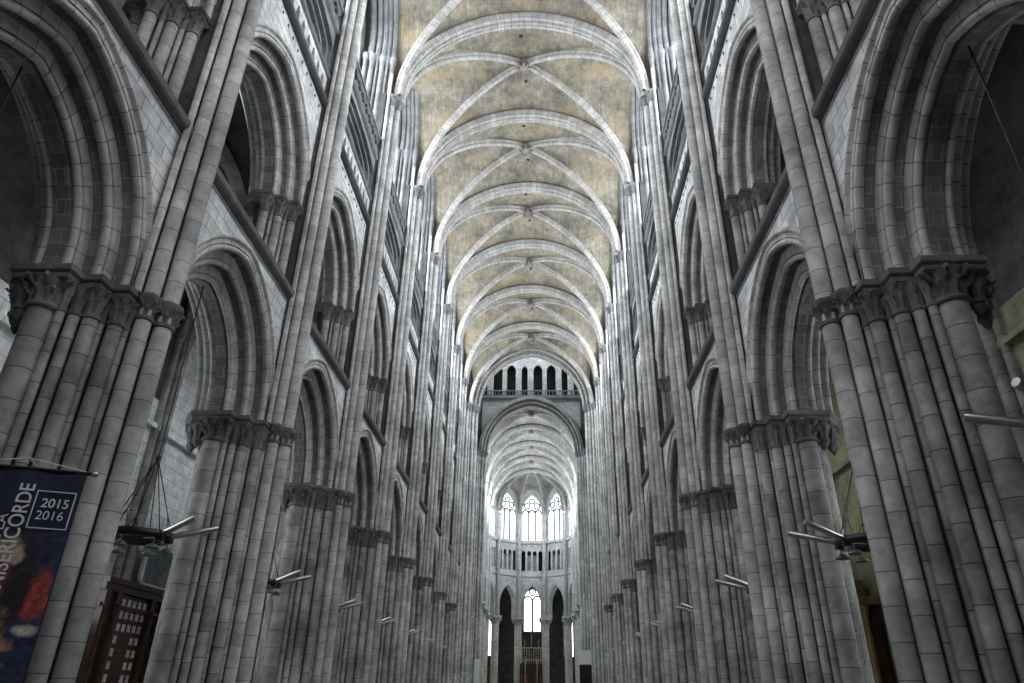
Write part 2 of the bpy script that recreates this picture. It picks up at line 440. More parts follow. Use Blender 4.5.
# ------------------------------------------------------------------ arches
def make_arch(name, z0, stilt, us, ss, extra=False):
    root = empty(name)
    h = MB()
    hp = [(us[0]-.01, ss[0]+.34), (us[0]+.035, ss[0]+.335)] + roll(us[0]+.02, ss[0]+.28, .045, 60, -60, 4) + [(us[0]+.0, ss[0]+.22), (us[0]-.01, ss[0]+.2)]
    arch_sweep(h, hp, z0, stilt); h.build('hood_mould', M['roll'], root)
    outs = [ss[0]+.24, ss[0]+.05, ss[1]+.05]
    for k in range(3):
        a = MB(); rl = MB()
        u0, s1 = us[k], ss[k]
        u1 = us[k+1] if k < 2 else 0
        s0 = outs[k]
        r = .062
        rp = [(u0, s0), (u0, s1+.13), (u0-.05, s1+.13), (u0-.055, s1+.105)] + roll(u0 - r + .01, s1 + r - .01, r, 70, -160, 8) + [(u0-.145, s1+.05), (u0-.15, s1+.075)]
        for fu in (False, True):
            ue = u1 if k == 2 else u1 - .02
            arch_sweep(a, [(u0-.15, s1+.075), (u0-.21, s1+.075), (u0-.25, s1+.05), (max(ue, .13) if k == 2 else ue, s1+.05)], z0, stilt, flipu=fu)
            if k == 2:
                arch_sweep(a, [(.13, s1+.05), (.12, s1-.02), (0, s1-.02)], z0, stilt, flipu=fu)
            arch_sweep(rl, rp, z0, stilt, flipu=fu)
            if k == 2 and extra:
                q = .04
                arch_sweep(rl, [(u0-.19, s1+.075)] + roll(u0-.215, s1+.04, q, 120, -100, 5) + [(u0-.26, s1+.06)], z0, stilt, flipu=fu)
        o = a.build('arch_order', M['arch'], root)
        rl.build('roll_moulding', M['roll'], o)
    return root
US_A = (.88, .57, .27); SS_A = (2.36, 2.06, 1.76)
US_T = (.80, .52, .24); SS_T = (2.36, 2.08, 1.80)
ST_A = .15; ST_T = .12

def spandrel(mb, u, z0, z1, zs, stilt, s, flip=False):
    P = arc_pts(s, E_, 12, zs, stilt)
    rows = [[(u, v, z) for v, z in P], [(u, v, z1) for v, z in P]]
    mb.grid(rows, [[(v, z) for v, z in P], [(v, z1) for v, z in P]], flip=not flip)
    for sg in (-1, 1):
        q = [(u, sg*s, z0), (u, sg*3, z0), (u, sg*3, z1), (u, sg*s, z1)]
        if (sg > 0) == flip: q = q[::-1]
        mb.poly(q)

def make_wall_bay():
    """one bay of the arcade wall between two piers; origin on the wall's centre line, +x to the nave"""
    w = MB()
    spandrel(w, .88, ZA, ZS, ZA, ST_A, 2.58)
    spandrel(w, -.88, ZA, ZS, ZA, ST_A, 2.58, True)
    spandrel(w, .80, ZS, ZB1, ZT, ST_T, 2.58)
    spandrel(w, -.80, ZS, ZB1, ZT, ST_T, 2.58, True)
    w.box(-.9, .9, -3, 3, ZS-.3, ZS-.02)              # top of the lower wall
    w.box(-.85, .45, -3, 3, ZB1, ZB1+.3)
    w.box(-.85, .78, -3, 3, ZB2-.1, ZB2)
    w.box(-.3, -.1, -3, 3, ZB2, ZC)                   # back of the triforium passage
    w.box(-.9, .78, -3, 3, ZC-.12, ZC)
    w.box(-1.2, -.85, -3, 3, ZB1, ZC+.2)
    root = w.build('wall_left', M['wall'], None, smooth=False)
    struct(root)
    # string courses
    s = MB()
    def string(z0, z1, uo, ui=.6):
        P = [(ui, z0-.06), (uo-.10, z0-.02), (uo-.03, z0+.03), (uo, z0+.08), (uo, z1-.02), (uo-.02, z1), (ui, z1+.03)]
        s.grid([[(u, -3, z) for u, z in P], [(u, 3, z) for u, z in P]], [[(0, z) for u, z in P], [(6, z) for u, z in P]], flip=True)
    string(ZS-.24, ZS, 1.04)
    s.build('sill_string', M['sill'], root, smooth=False)
    s = MB(); string(ZB1-.12, ZB1+.06, .98); s.build('triforium_string', M['sill'], root, smooth=False)
    s = MB(); string(ZB2-.08, ZB2+.03, .90); string(ZC-.10, ZC+.04, .92); s.build('passage_string', M['clere'], root, smooth=False)
    # pierced band
    b = MB(); n = 12; c = 5.6/n
    for k in range(n):
        v0 = -2.8 + k*c
        plate(b, v0, v0+c, ZB1+.05, ZB2-.05, lens(v0+c/2, (ZB1+ZB2)/2, c*.27, .36), .80, .64)
    b.box(.45, .8, -3, -2.8, ZB1, ZB2); b.box(.45, .8, 2.8, 3, ZB1, ZB2)
    b.build('pierced_band', M['wall'], root, smooth=False)
    b = MB(); b.box(.2, .65, -3, 3, ZB1, ZB2); b.build('band_backing', M['clere'], root, smooth=False)  # darker backing paints the shade inside the piercings
    # little nailhead row under the band
    b = MB()
    for k in range(14):
        v = -2.6 + k*.4
        b.poly([(.803, v-.05, ZB1-.42), (.84, v, ZB1-.36), (.803, v, ZB1-.28)]); b.poly([(.84, v, ZB1-.36), (.803, v+.05, ZB1-.42), (.803, v, ZB1-.28)]); b.poly([(.803, v-.05, ZB1-.42), (.803, v+.05, ZB1-.42), (.84, v, ZB1-.36)])
    b.build('nailhead_row', M['sill'], root, smooth=False)
    # triforium opening: nested segmental frames
    t = MB()
    for k, (sx, uu, ub) in enumerate(((2.42, .80, .66), (2.27, .66, .52), (2.12, .52, .38), (1.97, .38, -.05))):
        zt = ZC - .32 - .12*k; za = zt - .55
        hole = [(-sx, ZB2+.05), (sx, ZB2+.05)] + [(sx*cos(a), za + (zt-za)*sin(a)) for a in [pi*i/14 for i in range(15)]]
        plate(t, -3, 3, ZB2, ZC-.08, hole, uu, ub)
    t.build('triforium_opening', M['clere'], root, smooth=False)
    # clerestory: passage wall with a tall traceried window behind
    c = MB()
    wh = lancet(0, 2.15, ZC+1.1, 26.2, .9, 9)
    plate(c, -3.0, 3.0, ZC-.1, 31.2, wh, -.45, -.80)
    c.box(-.9, .85, -3.0, -2.66, ZC-.1, 26.9); c.box(-.9, .85, 2.66, 3.0, ZC-.1, 26.9); c.box(-.9, .5, -3.0, -2.66, 26.9, 30.9); c.box(-.9, .5, 2.66, 3.0, 26.9, 30.9)
    c.build('clerestory_wall', M['clere'], root, smooth=False)
    j = MB()
    for sg in (-1, 1):
        for (u, v, r) in ((.92, 2.66, .11), (.70, 2.56, .07), (.50, 2.50, .11), (.28, 2.44, .06), (.06, 2.38, .11), (-.22, 2.30, .09)):
            j.lathe(u, sg*v, [(r, ZC-.1), (r, 26.4)], n=12)
            j.lathe(u, sg*v, [(r, 26.35), (r*1.2, 26.4), (r*1.2, 26.45), (r*1.1, 26.5), (r*1.7, 26.8), (r*1.8, 26.9), (r*1.8, 26.98)], n=10)
    j.build('jamb_shafts', M['clere'], root)
    f = MB()
    for (u, s_, r) in ((.92, 2.66, .13), (.70, 2.56, .10), (.50, 2.50, .12), (.25, 2.44, .12), (-.05, 2.36, .14)):
        P = [(u, v, z) for v, z in arc_pts(s_, .8, 10, 26.9, .75)]
        f.tube(P, r, 8)
    f.build('wall_rib', M['clere'], root)
    # window tracery and glass
    tr = MB()
    for v in (-1.1, 0, 1.1):
        tr.box(-.70, -.52, v-.06, v+.06, ZC+1.1, 26.4 if v else 26.9)
    for cx in (-1.6, -.55, .55, 1.6):
        P = [(-.61, cx+v, z) for v, z in arc_pts(.5, .2, 6, 26.1)]
        tr.tube(P, .06, 6)
    for cx, cz, rr in ((0, 28.1, .72), (-1.07, 27.2, .42), (1.07, 27.2, .42)):
        tr.tube([(-.61, cx + rr*cos(a), cz + rr*sin(a)) for a in [2*pi*i/20 for i in range(21)]], .06, 6)
    for z in (23.2, 24.4, 25.6): tr.box(-.63, -.6, -2.15, 2.15, z-.03, z+.03)
    tr.build('window_tracery', M['clere'], root, smooth=False)
    g = MB(); g.poly([(-.78, v, z) for v, z in lancet(0, 2.2, ZC+1.05, 26.2, .9, 9)])
    g.build('window_glass', M_GLASS['clere'], root, smooth=False)
    return root

# ------------------------------------------------------------------ balustrade, chandelier
def make_balustrade():
    root = empty('balustrade')
    b = MB(); b.box(.70, .90, -2.75, 2.75, 22.0, 22.12); b.build('top_rail', M['clere'], root, smooth=False)
    n = 10; c = 5.5/n
    p = MB()
    for k in range(n):
        v0 = -2.75 + k*c
        plate(p, v0, v0+c, ZC+.05, 22.0, foil(v0+c/2, ZC+.52, .25, 4), .86, .74, back=True)
        for (dv, dz) in ((.08, .1), (.47, .1), (.08, .87), (.47, .87)):
            pass
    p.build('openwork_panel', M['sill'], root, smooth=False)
    return root
def make_chandelier():
    """origin under the arch crown at floor level; +x towards the nave"""
    root = empty('ring_chandelier'); zr = 4.12; R = .56
    r = MB()
    P = [(R-.03, zr-.07), (R+.02, zr-.07), (R+.05, zr), (R+.02, zr+.07), (R-.03, zr+.07)]
    rows = [[((rr)*cos(2*pi*k/36), rr*sin(2*pi*k/36), z) for k in range(36)] for rr, z in P + [P[0]]]
    r.grid(rows, None, closed=True)
    for a in (0, pi/2): r.tube([(-R*cos(a), -R*sin(a), zr), (R*cos(a), R*sin(a), zr)], .018, 6)
    r.build('ring', M['iron'], root)
    c = MB(); zk = zr + 1.5
    for k in range(6):
        a = 2*pi*k/6 + .3
        p = (R*cos(a), R*sin(a), zr+.06); kn = (0, 0, zk)
        md = add(mul(p, .55), mul(kn, .45)); md = (md[0], md[1], md[2])
        c.tube([p, kn], .010, 5)
        if k % 2 == 0:
            for da in (-.35, .35): c.tube([(R*cos(a+da), R*sin(a+da), zr+.06), add(mul((R*cos(a), R*sin(a), zr+.06), .75), mul(kn, .25))], .008, 5)
    c.build('suspension_rod', M['iron'], root)
    k = MB(); k.lathe(0, 0, [(.02, zk-.06), (.05, zk-.03), (.05, zk+.03), (.02, zk+.07)], n=10); k.build('knot', M['iron'], root)
    l = MB(); l.tube([(0, 0, zk), (0, 0, 9.6)], .014, 6); l.build('cable', M['iron'], root)
    for i in range(6):
        a = 2*pi*i/6 + .55; x, y = (R-.03)*cos(a), (R-.03)*sin(a)
        d = MB(); d.lathe(x, y, [(.012, zr-.06), (.012, zr-.16), (.05, zr-.18), (.10, zr-.21), (.125, zr-.25), (.11, zr-.26), (.03, zr-.24)], n=16)
        d.build('lamp_dish', M['lampd'], root)
    # two long tube floodlights aimed up into the nave
    for sg, (dx, dy, dz) in ((1, (.78, .30, .24)), (-1, (.78, -.34, .24))):
        p0 = (R*.95, sg*.16, zr+.02); d = nrm((dx, dy, dz)); p1 = add(p0, mul(d, .84))
        t = MB(); t.tube([p0, add(p0, mul(d, .06)), add(p0, mul(d, .8)), p1], [.03, .055, .055, .05], 10)
        o = t.build('floodlight_tube', M['steel'], root)
        u = MB(); w = nrm(crs(d, (0, 0, 1)))
        a, b_ = add(p0, mul(d, .1)), add(p0, mul(d, .76)); off = (0, 0, -.052)
        u.poly([add(add(a, off), mul(w, .025)), add(add(b_, off), mul(w, .025)), add(add(b_, off), mul(w, -.025)), add(add(a, off), mul(w, -.025))])
        u.build('lamp_slot', M['iron'], o)
        c = MB(); c.box(p0[0]-.07, p0[0]+.05, p0[1]-.06, p0[1]+.06, zr-.1, zr+.08); c.build('clamp', M['iron'], root, smooth=False)
    return root

# ------------------------------------------------------------------ vaults
EV, DV, RV = .6, .62, 0
RVR = sqrt((HX+EV)**2 + DV**2)
def fz(x):
    x = min(abs(x), HX)
    return ZV + 5.27*max(0, 1 - (x/HX)**1.9)**.47
ZCR = fz(0)
def dome(t): return .55*(1 - t*t)
def web_z(x, t):      # t = |y|/half bay
    a = fz(x); X = min(abs(x), HX)/HX; t = abs(t)
    if t < X:      # side cell: the closer to the wall the more it is stilted
        q = t/X; k = 2 + 2.2*X**3
        a = a + (ZCR - a)*max(0, 1 - q**k)**(.5 + .08*X)
    return a + dome(t)*max(0, 1-abs(x)/HX*.6) + .16
def make_vault_bay(L, name='ceiling', wide=7.35, mat='web'):
    w = MB(); nx, ny = 56, 32
    xs = [HX*sin(pi/2*(-1+2*i/nx)) for i in range(nx+1)]; xs = [-wide] + xs + [wide]
    rows = []; uvs = []
    for j in range(ny+1):
        y = -L/2 + L*j/ny; t = abs(y)/(L/2); rows.append([(x, y, web_z(x, t)) for x in xs])
        acc = 0; uu = []
        for i, x in enumerate(xs):
            if i: acc += math.hypot(xs[i]-xs[i-1], fz(xs[i])-fz(xs[i-1]))
            uu.append((y, acc))
        uvs.append(uu)
    w.grid(rows, uvs, flip=True)
    o = struct(w.build(name, M[mat], None, smooth=True, ang=18))
    d = MB()
    for (x, y) in ((-.1, -L*.28), (.1, L*.20)):
        z = web_z(x, abs(y)/(L/2)) - .02
        d.lathe(x, y, [(.09, z-.02), (.09, z+.02)], n=10)
    d.build('rope_hole', M['dark'], o)  # black disc painted as the darkness of a hole
    return o
def rib_sweep(mb, path, nrmdir, prof):
    """prof: list of (side, down) offsets; path points; side axis nrmdir (horizontal)"""
    rows = []; uvs = []; L = 0; n = len(path)
    pc = [0]
    for i in range(1, len(prof)): pc.append(pc[-1] + math.dist(prof[i], prof[i-1]))
    for i, p in enumerate(path):
        a = path[max(i-1, 0)]; b = path[min(i+1, n-1)]
        t = nrm(sub(b, a)); dn = nrm(crs(t, nrmdir))
        if dn[2] > 0: dn = mul(dn, -1)
        if i: L += dist(path[i-1], p)
        rows.append([add(p, add(mul(nrmdir, s_), mul(dn, d_))) for s_, d_ in prof])
        uvs.append([(pc[k], L) for k in range(len(prof))])
    mb.grid(rows, uvs)
def tprof(w=.33, d=.42, r=.095):
    P = [(-w, 0), (-w, d*.40), (-w+.02, d*.5)]
    P += [(-w+.12 + r*cos(a), d*.72 + r*sin(a)) for a in [math.radians(215 - 42*i) for i in range(7)]]
    P += [(-.14, d*.42), (-.09, d*.5), (-.065, d*.9), (-.03, d), (.03, d), (.065, d*.9), (.09, d*.5), (.14, d*.42)]
    P += [(-p[0], p[1]) for p in reversed(P[3:10])] + [(w-.02, d*.5), (w, d*.40), (w, 0)]
    return P
def dprof(r=.11):
    P = [(-.13, 0), (-.13, .10), (-.08, .15)]
    P += [(r*cos(a), .25 + r*sin(a)) for a in [math.radians(200 - 220*i/8) for i in range(9)]]
    return P + [(.08, .15), (.13, .10), (.13, 0)]
def nave_path(n=18):
    return [(x, 0, fz(x) + .10) for x in [-HX + 2*HX*i/(2*n) for i in range(2*n+1)]]
def make_transverse():
    root = empty('transverse_arch')
    for sg in (-1, 1):
        m = MB(); path = [(sg*HX*cos(pi/2*i/16), 0, fz(HX*cos(pi/2*i/16)) + .10) for i in range(17)]
        path = [(sg*HX, 0, ZV-.15)] + path[:-1] + [(0, 0, ZCR+.10)]
        rib_sweep(m, path, (0, 1, 0), tprof())
        m.build('rib_half', M['rib'], root)
    return root
def make_cross(L):
    root = empty('crossed_ribs')
    for sx in (-1, 1):
        for sy in (-1, 1):
            path = []
            for i in range(19):
                t = cos(pi/2*i/18)
                x, y = sx*HX*t*.985, sy*L/2*t*.93
                z = fz(HX*t) + dome(t)*max(0, 1-t*.6) + .10
                path.append((x, y, z))
            m = MB(); nd = nrm((-sy*L/2*.93, sx*HX*.985, 0))
            rib_sweep(m, path, nd, dprof())
            m.build('rib', M['rib'], root)
    k = MB(); z = ZCR + .55
    k.lathe(0, 0, [(.24, z+.1), (.28, z-.12), (.25, z-.30), (.17, z-.42), (.07, z-.46)], n=24, mod=lambda r, zz, a: r*(1+.10*cos(8*a)))
    for i in range(8):
        a = 2*pi*i/8; k.tube([(.2*cos(a), .2*sin(a), z-.40), (.33*cos(a), .33*sin(a), z-.38), (.38*cos(a), .38*sin(a), z-.26)], [.05, .06, .03], 6)
    k.build('keystone', M['boss'], root)
    return root

M['boss'] = stone('painted_boss_stone', (.27,.24,.21), (.2,.16,.14), (.2,.15,.12), 9., 3., .001, .8, .6)
M_GLASS = dict(
    clere=glow('daylit_clerestory_glass', (.90,.95,1.0), 15, .10, 5),
    aisle=glow('daylit_aisle_glass', (.85,.93,1.0), 5.0, .2, 6),
    apse=glow('daylit_apse_glass', (.90,.96,1.0), 3.2, .25, 3),
    choir=glow('daylit_choir_glass', (.90,.96,1.0), 11, .15, 3),
    rose=glow('daylit_rose_glass', (.95,.95,1.0), 5, .3, 5),
)

# ================================================================== build nave
pier = Proto(make_pier())
SIDES = ((-1, 0, 'left'), (1, pi, 'right'))
for sx, rz, sn in SIDES:
    for k in range(-1, NP):
        if k >= 0: lab = '%s tall clustered grey stone pier on the %s, counting from the viewer' % (ORD[k], sn)
        else: lab = 'clustered stone pier on the %s just outside the picture beside the viewer' % sn
        pier.put((sx*XW, PY(k), 0), rz, lab, 'pier', 'piers along the %s of the nave' % sn)
arcade = Proto(make_arch('arcade_arch', ZA, ST_A, US_A, SS_A))
tribune = Proto(make_arch('tribune_arch', ZT, ST_T, US_T, SS_T, True))
wallbay = Proto(make_wall_bay()); bal = Proto(make_balustrade()); chand = Proto(make_chandelier())
for sx, rz, sn in SIDES:
    for k in range(-1, NP):
        yc = PY(k) + B/2; o = ORD[k+1]
        w = wallbay.put((sx*XW, yc, 0), rz); w.name = 'wall_' + sn
        arcade.put((sx*XW, yc, 0), rz, '%s pointed arcade arch on the %s at pier height, from the viewer' % (o, sn), 'arch', 'arcade arches on the %s' % sn)
        tribune.put((sx*XW, yc, 0), rz, '%s upper tribune arch on the %s above the sill, from the viewer' % (o, sn), 'arch', 'tribune arches on the %s' % sn)
        bal.put((sx*XW, yc, 0), rz, '%s openwork stone balustrade on the %s below the high windows' % (o, sn), 'balustrade', 'balustrades on the %s' % sn)
        chand.put((sx*XW, yc, 0), rz, '%s black ring chandelier with floodlight tubes hanging in the %s arcade' % (o, sn), 'chandelier', 'chandeliers under the %s arcade' % sn)

vb = Proto(make_vault_bay(B)); tv = Proto(make_transverse()); cr = Proto(make_cross(B))
for k in range(-2, NP):
    vb.put((0, PY(k)+B/2, 0))
    if k >= 0:
        cr.put((0, PY(k)+B/2, 0), 0, 'crossed vault ribs meeting at a carved boss, %s bay from the viewer' % ORD[k], 'vault rib', 'crossed ribs of the nave vault')
    if k >= 1:
        tv.put((0, PY(k), 0), 0, 'broad transverse arch across the nave vault, springing from the %s piers' % ORD[k], 'arch', 'transverse arches of the nave vault')

# ------------------------------------------------------------------ floor, west end
f = MB(); f.box(-13, 13, -3, 57.7, -.2, 0); f.box(-24, 24, 57.7, 70.7, -.2, 0); f.box(-13, 13, 70.7, 120, -.2, 0)
struct(f.build('floor', M['floor'], None, smooth=False))
w = MB()
hole = [(3.6*cos(2*pi*i/40), 17 + 3.6*sin(2*pi*i/40)) for i in range(40)]
plate(w, -7.4, 7.4, 0, 33, hole, 0, .6)
ww = w.build('wall_west', M['wall'], None, smooth=False); ww.rotation_euler = (0, 0, -pi/2); ww.location = (0, -2.3, 0); struct(ww)
g = MB(); g.poly([(.3, 3.65*cos(2*pi*i/40), 17 + 3.65*sin(2*pi*i/40)) for i in range(40)][::-1])
gg = g.build('rose_glass', M_GLASS['rose'], ww, smooth=False)
w = MB()
for sg in (-1, 1): w.box(min(sg*5.8, sg*7.4), max(sg*5.8, sg*7.4), -2.3, 3.7, 0, 32)
struct(w.build('wall_porch', M['wall'], None, smooth=False))

# ------------------------------------------------------------------ aisles
def make_aisle_bay(matname, wall_name, win=True, low_added=False, split=None):
    """origin on the arcade wall's centre line, +x to the nave; outer wall at x = -(AX-XW)"""
    D = AX - XW; u0 = -D
    WH = lambda hw, d: lancet(0, hw, 3.4-d, 7.0, .7, 8) if low_added else lancet(0, hw, 6.2-d, 11.5, .7, 8)
    if not win: WH = lambda hw, d: []
    w = MB()
    top = split or 18
    if win: plate(w, -3, 3, 0, top, WH(1.35, 0), u0, u0-.5)
    else: w.box(u0-.5, u0, -3, 3, 0, top)
    root = w.build(wall_name, M[matname], None, smooth=False); struct(root)
    if split: q = MB(); q.box(u0-.5, u0, -3, 3, split, 18); q.build('upper_wall', M['aisle'], root, smooth=False)  # dark stone above the split imitates shade high in the aisle
    s = MB(); s.box(u0, u0+.18, -3, 3, 9.4, 9.55); s.build('string_course', M[matname], root, smooth=False)
    t = MB()
    for v in (-.45, .45) if win else (): t.box(u0-.42, u0-.28, v-.05, v+.05, 3.4 if low_added else 6.2, 7.4 if low_added else 11.9)
    t.tube([(u0-.35, .5*cos(2*pi*i/16), (8.0 if low_added else 12.6) + .5*sin(2*pi*i/16)) for i in range(17)], .05, 6)
    for z in ((4.5, 5.6) if low_added else (7.5, 8.8, 10.1)): t.box(u0-.36, u0-.33, -1.35, 1.35, z-.02, z+.02)
    if win: t.build('window_tracery', M['aisle'], root, smooth=False)
    g = MB(); win and g.poly([(u0-.45, v, z) for v, z in WH(1.36, .1)]); win and g.build('window_glass', M_GLASS['aisle'], root, smooth=False)
    # vault web over the aisle
    c = MB(); half = (D-.88)/2; uc = -.88-half; nx, ny = 20, 20
    def az(x, t):
        r = half; q = lambda d: 13.0 + 3.6*sqrt(max(0, 1-(min(1, abs(d)))**2))**1.1
        return max(q(x/half), q(t))
    rows = []; uvs = []
    for j in range(ny+1):
        y = -3 + 6*j/ny; rows.append([(uc - half + 2*half*i/nx, y, az(-half + 2*half*i/nx, y/3)) for i in range(nx+1)]); uvs.append([(y, 2.4*half*i/nx) for i in range(nx+1)])
    c.grid(rows, uvs, flip=True); c.build('aisle_vault', M['aisle'], root, ang=18)
    for sx in (-1, 1):
        for sy in (-1, 1):
            m = MB(); path = []
            for i in range(13):
                t = 1 - i/12; path.append((uc + sx*half*t, sy*3*t*.97, az(half*t, t) + .04))
            rib_sweep(m, path, nrm((-sy*3, sx*half, 0)), dprof(.10)); m.build('aisle_rib', M['shaft'], root)
    m = MB(); path = [(uc - half + 2*half*i/20, -3, az(-half + 2*half*i/20, 1) + .04) for i in range(21)]
    rib_sweep(m, path, (0, 1, 0), [(a*.6, b*.8) for a, b in tprof()]); m.build('aisle_transverse_rib', M['shaft'], root)
    m = MB()
    for (du, v, r) in ((.20, 0, .16), (.10, -.3, .11), (.10, .3, .11)):
        m.lathe(u0+du, v-3, [(r, 0), (r, 12.6), (r*1.2, 12.62), (r, 12.68), (r*1.8, 13.05), (r*1.8, 13.15)], n=12)
    m.box(u0, u0+.12, -3.4, -2.6, 0, 13.1)
    m.build('wall_shafts', M['shaft'], root)
    return root
al = Proto(make_aisle_bay('pale', 'wall_aisle_left')); ar = Proto(make_aisle_bay('green', 'wall_aisle_right'))
dl = Proto(make_aisle_bay('aisle', 'wall_aisle_left', False)); dr = Proto(make_aisle_bay('green', 'wall_aisle_right', False, split=10.4))
ml = Proto(make_aisle_bay('pale', 'wall_aisle_left', True, True, split=10.4)); mr = Proto(make_aisle_bay('green', 'wall_aisle_right', True, True, split=10.4))  # low windows added out of view to light aisle walls and piers
gr_ = Proto(make_aisle_bay('green', 'wall_aisle_right', False))
pl_ = Proto(make_aisle_bay('pale', 'wall_aisle_left', False))
for k in range(-1, NP):
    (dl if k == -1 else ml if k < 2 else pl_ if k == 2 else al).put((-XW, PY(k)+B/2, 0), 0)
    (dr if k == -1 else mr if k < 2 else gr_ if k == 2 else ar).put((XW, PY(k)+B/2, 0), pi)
w = MB()
for sg in (-1, 1): w.box(min(sg*7.3, sg*13), max(sg*7.3, sg*13), 3.3, 3.6, 0, 18)
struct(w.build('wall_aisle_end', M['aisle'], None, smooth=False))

# ------------------------------------------------------------------ crossing
YX0, YX1 = PY(NP), PY(NP) + 13.0
def make_crossing_pier():
    root = empty('crossing_pier')
    c = MB(); c.prism(ccw([(1.0, -.6), (1.3, -.2), (1.3, .3), (1.0, .9), (.7, 1.5), (-1.6, 1.5), (-1.6, -1.2), (.5, -1.2)]), 0, 31)
    c.build('pier_core', M['core'], root, smooth=False)
    for (u, v, r) in [(1.72, .1, .20), (1.48, -.28, .15), (1.50, .46, .15), (1.22, -.55, .12), (1.24, .78, .15), (1.02, -.85, .15), (1.0, 1.1, .15), (.72, -1.15, .18), (.75, 1.45, .15), (.3, -1.28, .12)]:
        zc = ZV if u > 1 else ZV + 0
        s = MB(); s.lathe(u, v, [(r*1.5, 0), (r*1.5, .9), (r, 1.1), (r, zc-.5)], n=16); o = s.build('tall_shaft', M['vshaft'], root)
        q = capital_mb(u, v, r, zc-.55, .45, 1.6, 24, 6); q.lathe(u, v, [(r*1.6, zc-.1), (r*1.9, zc-.05), (r*1.9, zc+.03)], n=8); q.build('capital', M['clere'], o)
    return root
cp = Proto(make_crossing_pier())
XC = {0: -.05, 1: -.25}
for j, yy in enumerate((YX0, YX1)):
    for sx, rz, sn in SIDES:
        o = cp.put((sx*XW + XC[j], yy, 0), rz, ['massive west crossing pier of bundled shafts on the %s at the nave end', 'massive east crossing pier of bundled shafts on the %s beside the choir'][j] % sn, 'pier', ['west', 'east'][j] + ' crossing piers')
        if sn == 'right': o.scale = (1, 1, 1)
def make_crossing_arch(nm, hs, rise):
    """orders of arch across the nave, springing at ZV"""
    root = empty(nm)
    e = .6; Rr = lambda s: s+e
    for k, (s, yw, w) in enumerate(((hs, .30, .35), (hs+.28, .62, .28), (hs+.56, .95, .28))):
        m = MB()
        P = arc_pts(s, e, 16, ZV); sc = rise/(sqrt((s+e)**2-e*e))
        P = [(v, ZV + (z-ZV)*(rise + .34*k)/(sqrt((s+e)**2-e*e))) for v, z in P]
        for sg in (-1, 1):
            m.tube([(v*1.0, sg*yw, z) for v, z in P], .10, 8)
        rows = [[(v, yw, z) for v, z in P], [(v, -yw, z) for v, z in P]]
        L = 0; us = []
        for i in range(len(P)):
            if i: L += math.dist(P[i], P[i-1])
            us.append(L)
        m.grid(rows, [[(0, u) for u in us], [(2*yw, u) for u in us]])
        for sg in (-1, 1):
            Q = [(v*(s+w)/s, ZV + (z-ZV)*(1+w/rise)) for v, z in P]
            m.grid([[(v, sg*yw, z) for v, z in P], [(v, sg*yw, z) for v, z in Q]], [[(0, u) for u in us], [(w, u) for u in us]], flip=sg > 0)
        m.build('arch_order', M['rib'], root)
    return root
ca = Proto(make_crossing_arch('crossing_arch', 4.75, 5.3))
ca.put((XC[0], YX0, 0), 0, 'great pointed crossing arch closing the nave vault', 'arch')
ca.put((XC[1], YX1, 0), 0, 'farther great pointed arch opening into the choir', 'arch')
# wall over the two arches, lantern
def arch_wall(name, y, hs, rise, x0, x1, z1, mat, t=.5):
    m = MB(); e = .6
    P = [(v, ZV + (z-ZV)*rise/(sqrt((hs+e)**2-e*e))) for v, z in arc_pts(hs, e, 16, ZV)]
    rows = [[(v, y, z) for v, z in P], [(v, y, z1) for v, z in P]]
    m.grid(rows, [[p for p in P], [(v, z1) for v, z in P]])
    for a, b in ((x0, -hs), (hs, x1)): m.poly([(a, y, 0), (b, y, 0), (b, y, z1), (a, y, z1)])
    return m
m = arch_wall('x', YX1-.2, 5.9, 6.4, -7.5, 7.5, 31.0, 'wall')
o = struct(m.build('wall_lantern_east', M['apse'], None, smooth=False)); o.location.x = XC[1]
# gallery in the lantern: string, open arcade, dark passage
gal = empty('lantern_gallery', (XC[1], YX1-.2, 0)); tag(gal, 'dark open gallery of slender shafts in the lantern above the choir arch', 'gallery')
q = MB(); q.box(-6.4, 6.4, -.40, .1, 30.85, 31.2); q.build('string_course', M['clere'], gal, smooth=False)
q = MB()
for i in range(33): q.lathe(-6.4+i*.4, -.33, [(.07, 31.2), (.05, 31.3), (.05, 31.6), (.07, 31.7)], n=6)
q.box(-6.4, 6.4, -.40, -.26, 31.7, 31.8)
q.build('parapet', M['clere'], gal, smooth=False)
q = MB()
for i in range(8):
    xc = -5.25 + 1.5*i
    plate(q, xc-.75, xc+.75, 31.2, 36.5, lancet(xc, .50 if i % 3 else .34, 31.25, 34.4, .2, 6), 0, -.3)
q2 = MB(); q2.v = [(p[1], -.05-p[0], p[2]) for p in q.v]; q2.f = q.f; q2.uv = q.uv
q2.build('gallery_arches', M['apse'], gal, smooth=False)
for i in range(9):
    q = MB(); q.lathe(-6 + 1.5*i, -.12, [(.14, 31.2), (.09, 31.4), (.09, 34.2), (.16, 34.5), (.16, 34.6)], n=10); q.build('gallery_shaft', M['apse'], gal)
q = MB(); q.box(-6.5, 6.5, .9, 1.1, 31, 36.5); q.box(-6.5, 6.5, -.1, 1.0, 30.95, 31.1); q.build('passage_wall', M['dark'], gal, smooth=False)  # near-black back wall paints the darkness of the passage
m = MB()
m.box(-7.5, 7.5, YX1-.2, YX1+.1, 36.5, 46); m.box(-7.5, 7.5, YX0-.2, YX0+.1, 30.3, 46)
m.box(-7.6, -7.3, YX0, YX1, 30, 46); m.box(7.3, 7.6, YX0, YX1, 30, 46); m.box(-7.6, 7.6, YX0, YX1, 46, 46.3)
lw_ = struct(m.build('wall_lantern', M['clere'], None, smooth=False))
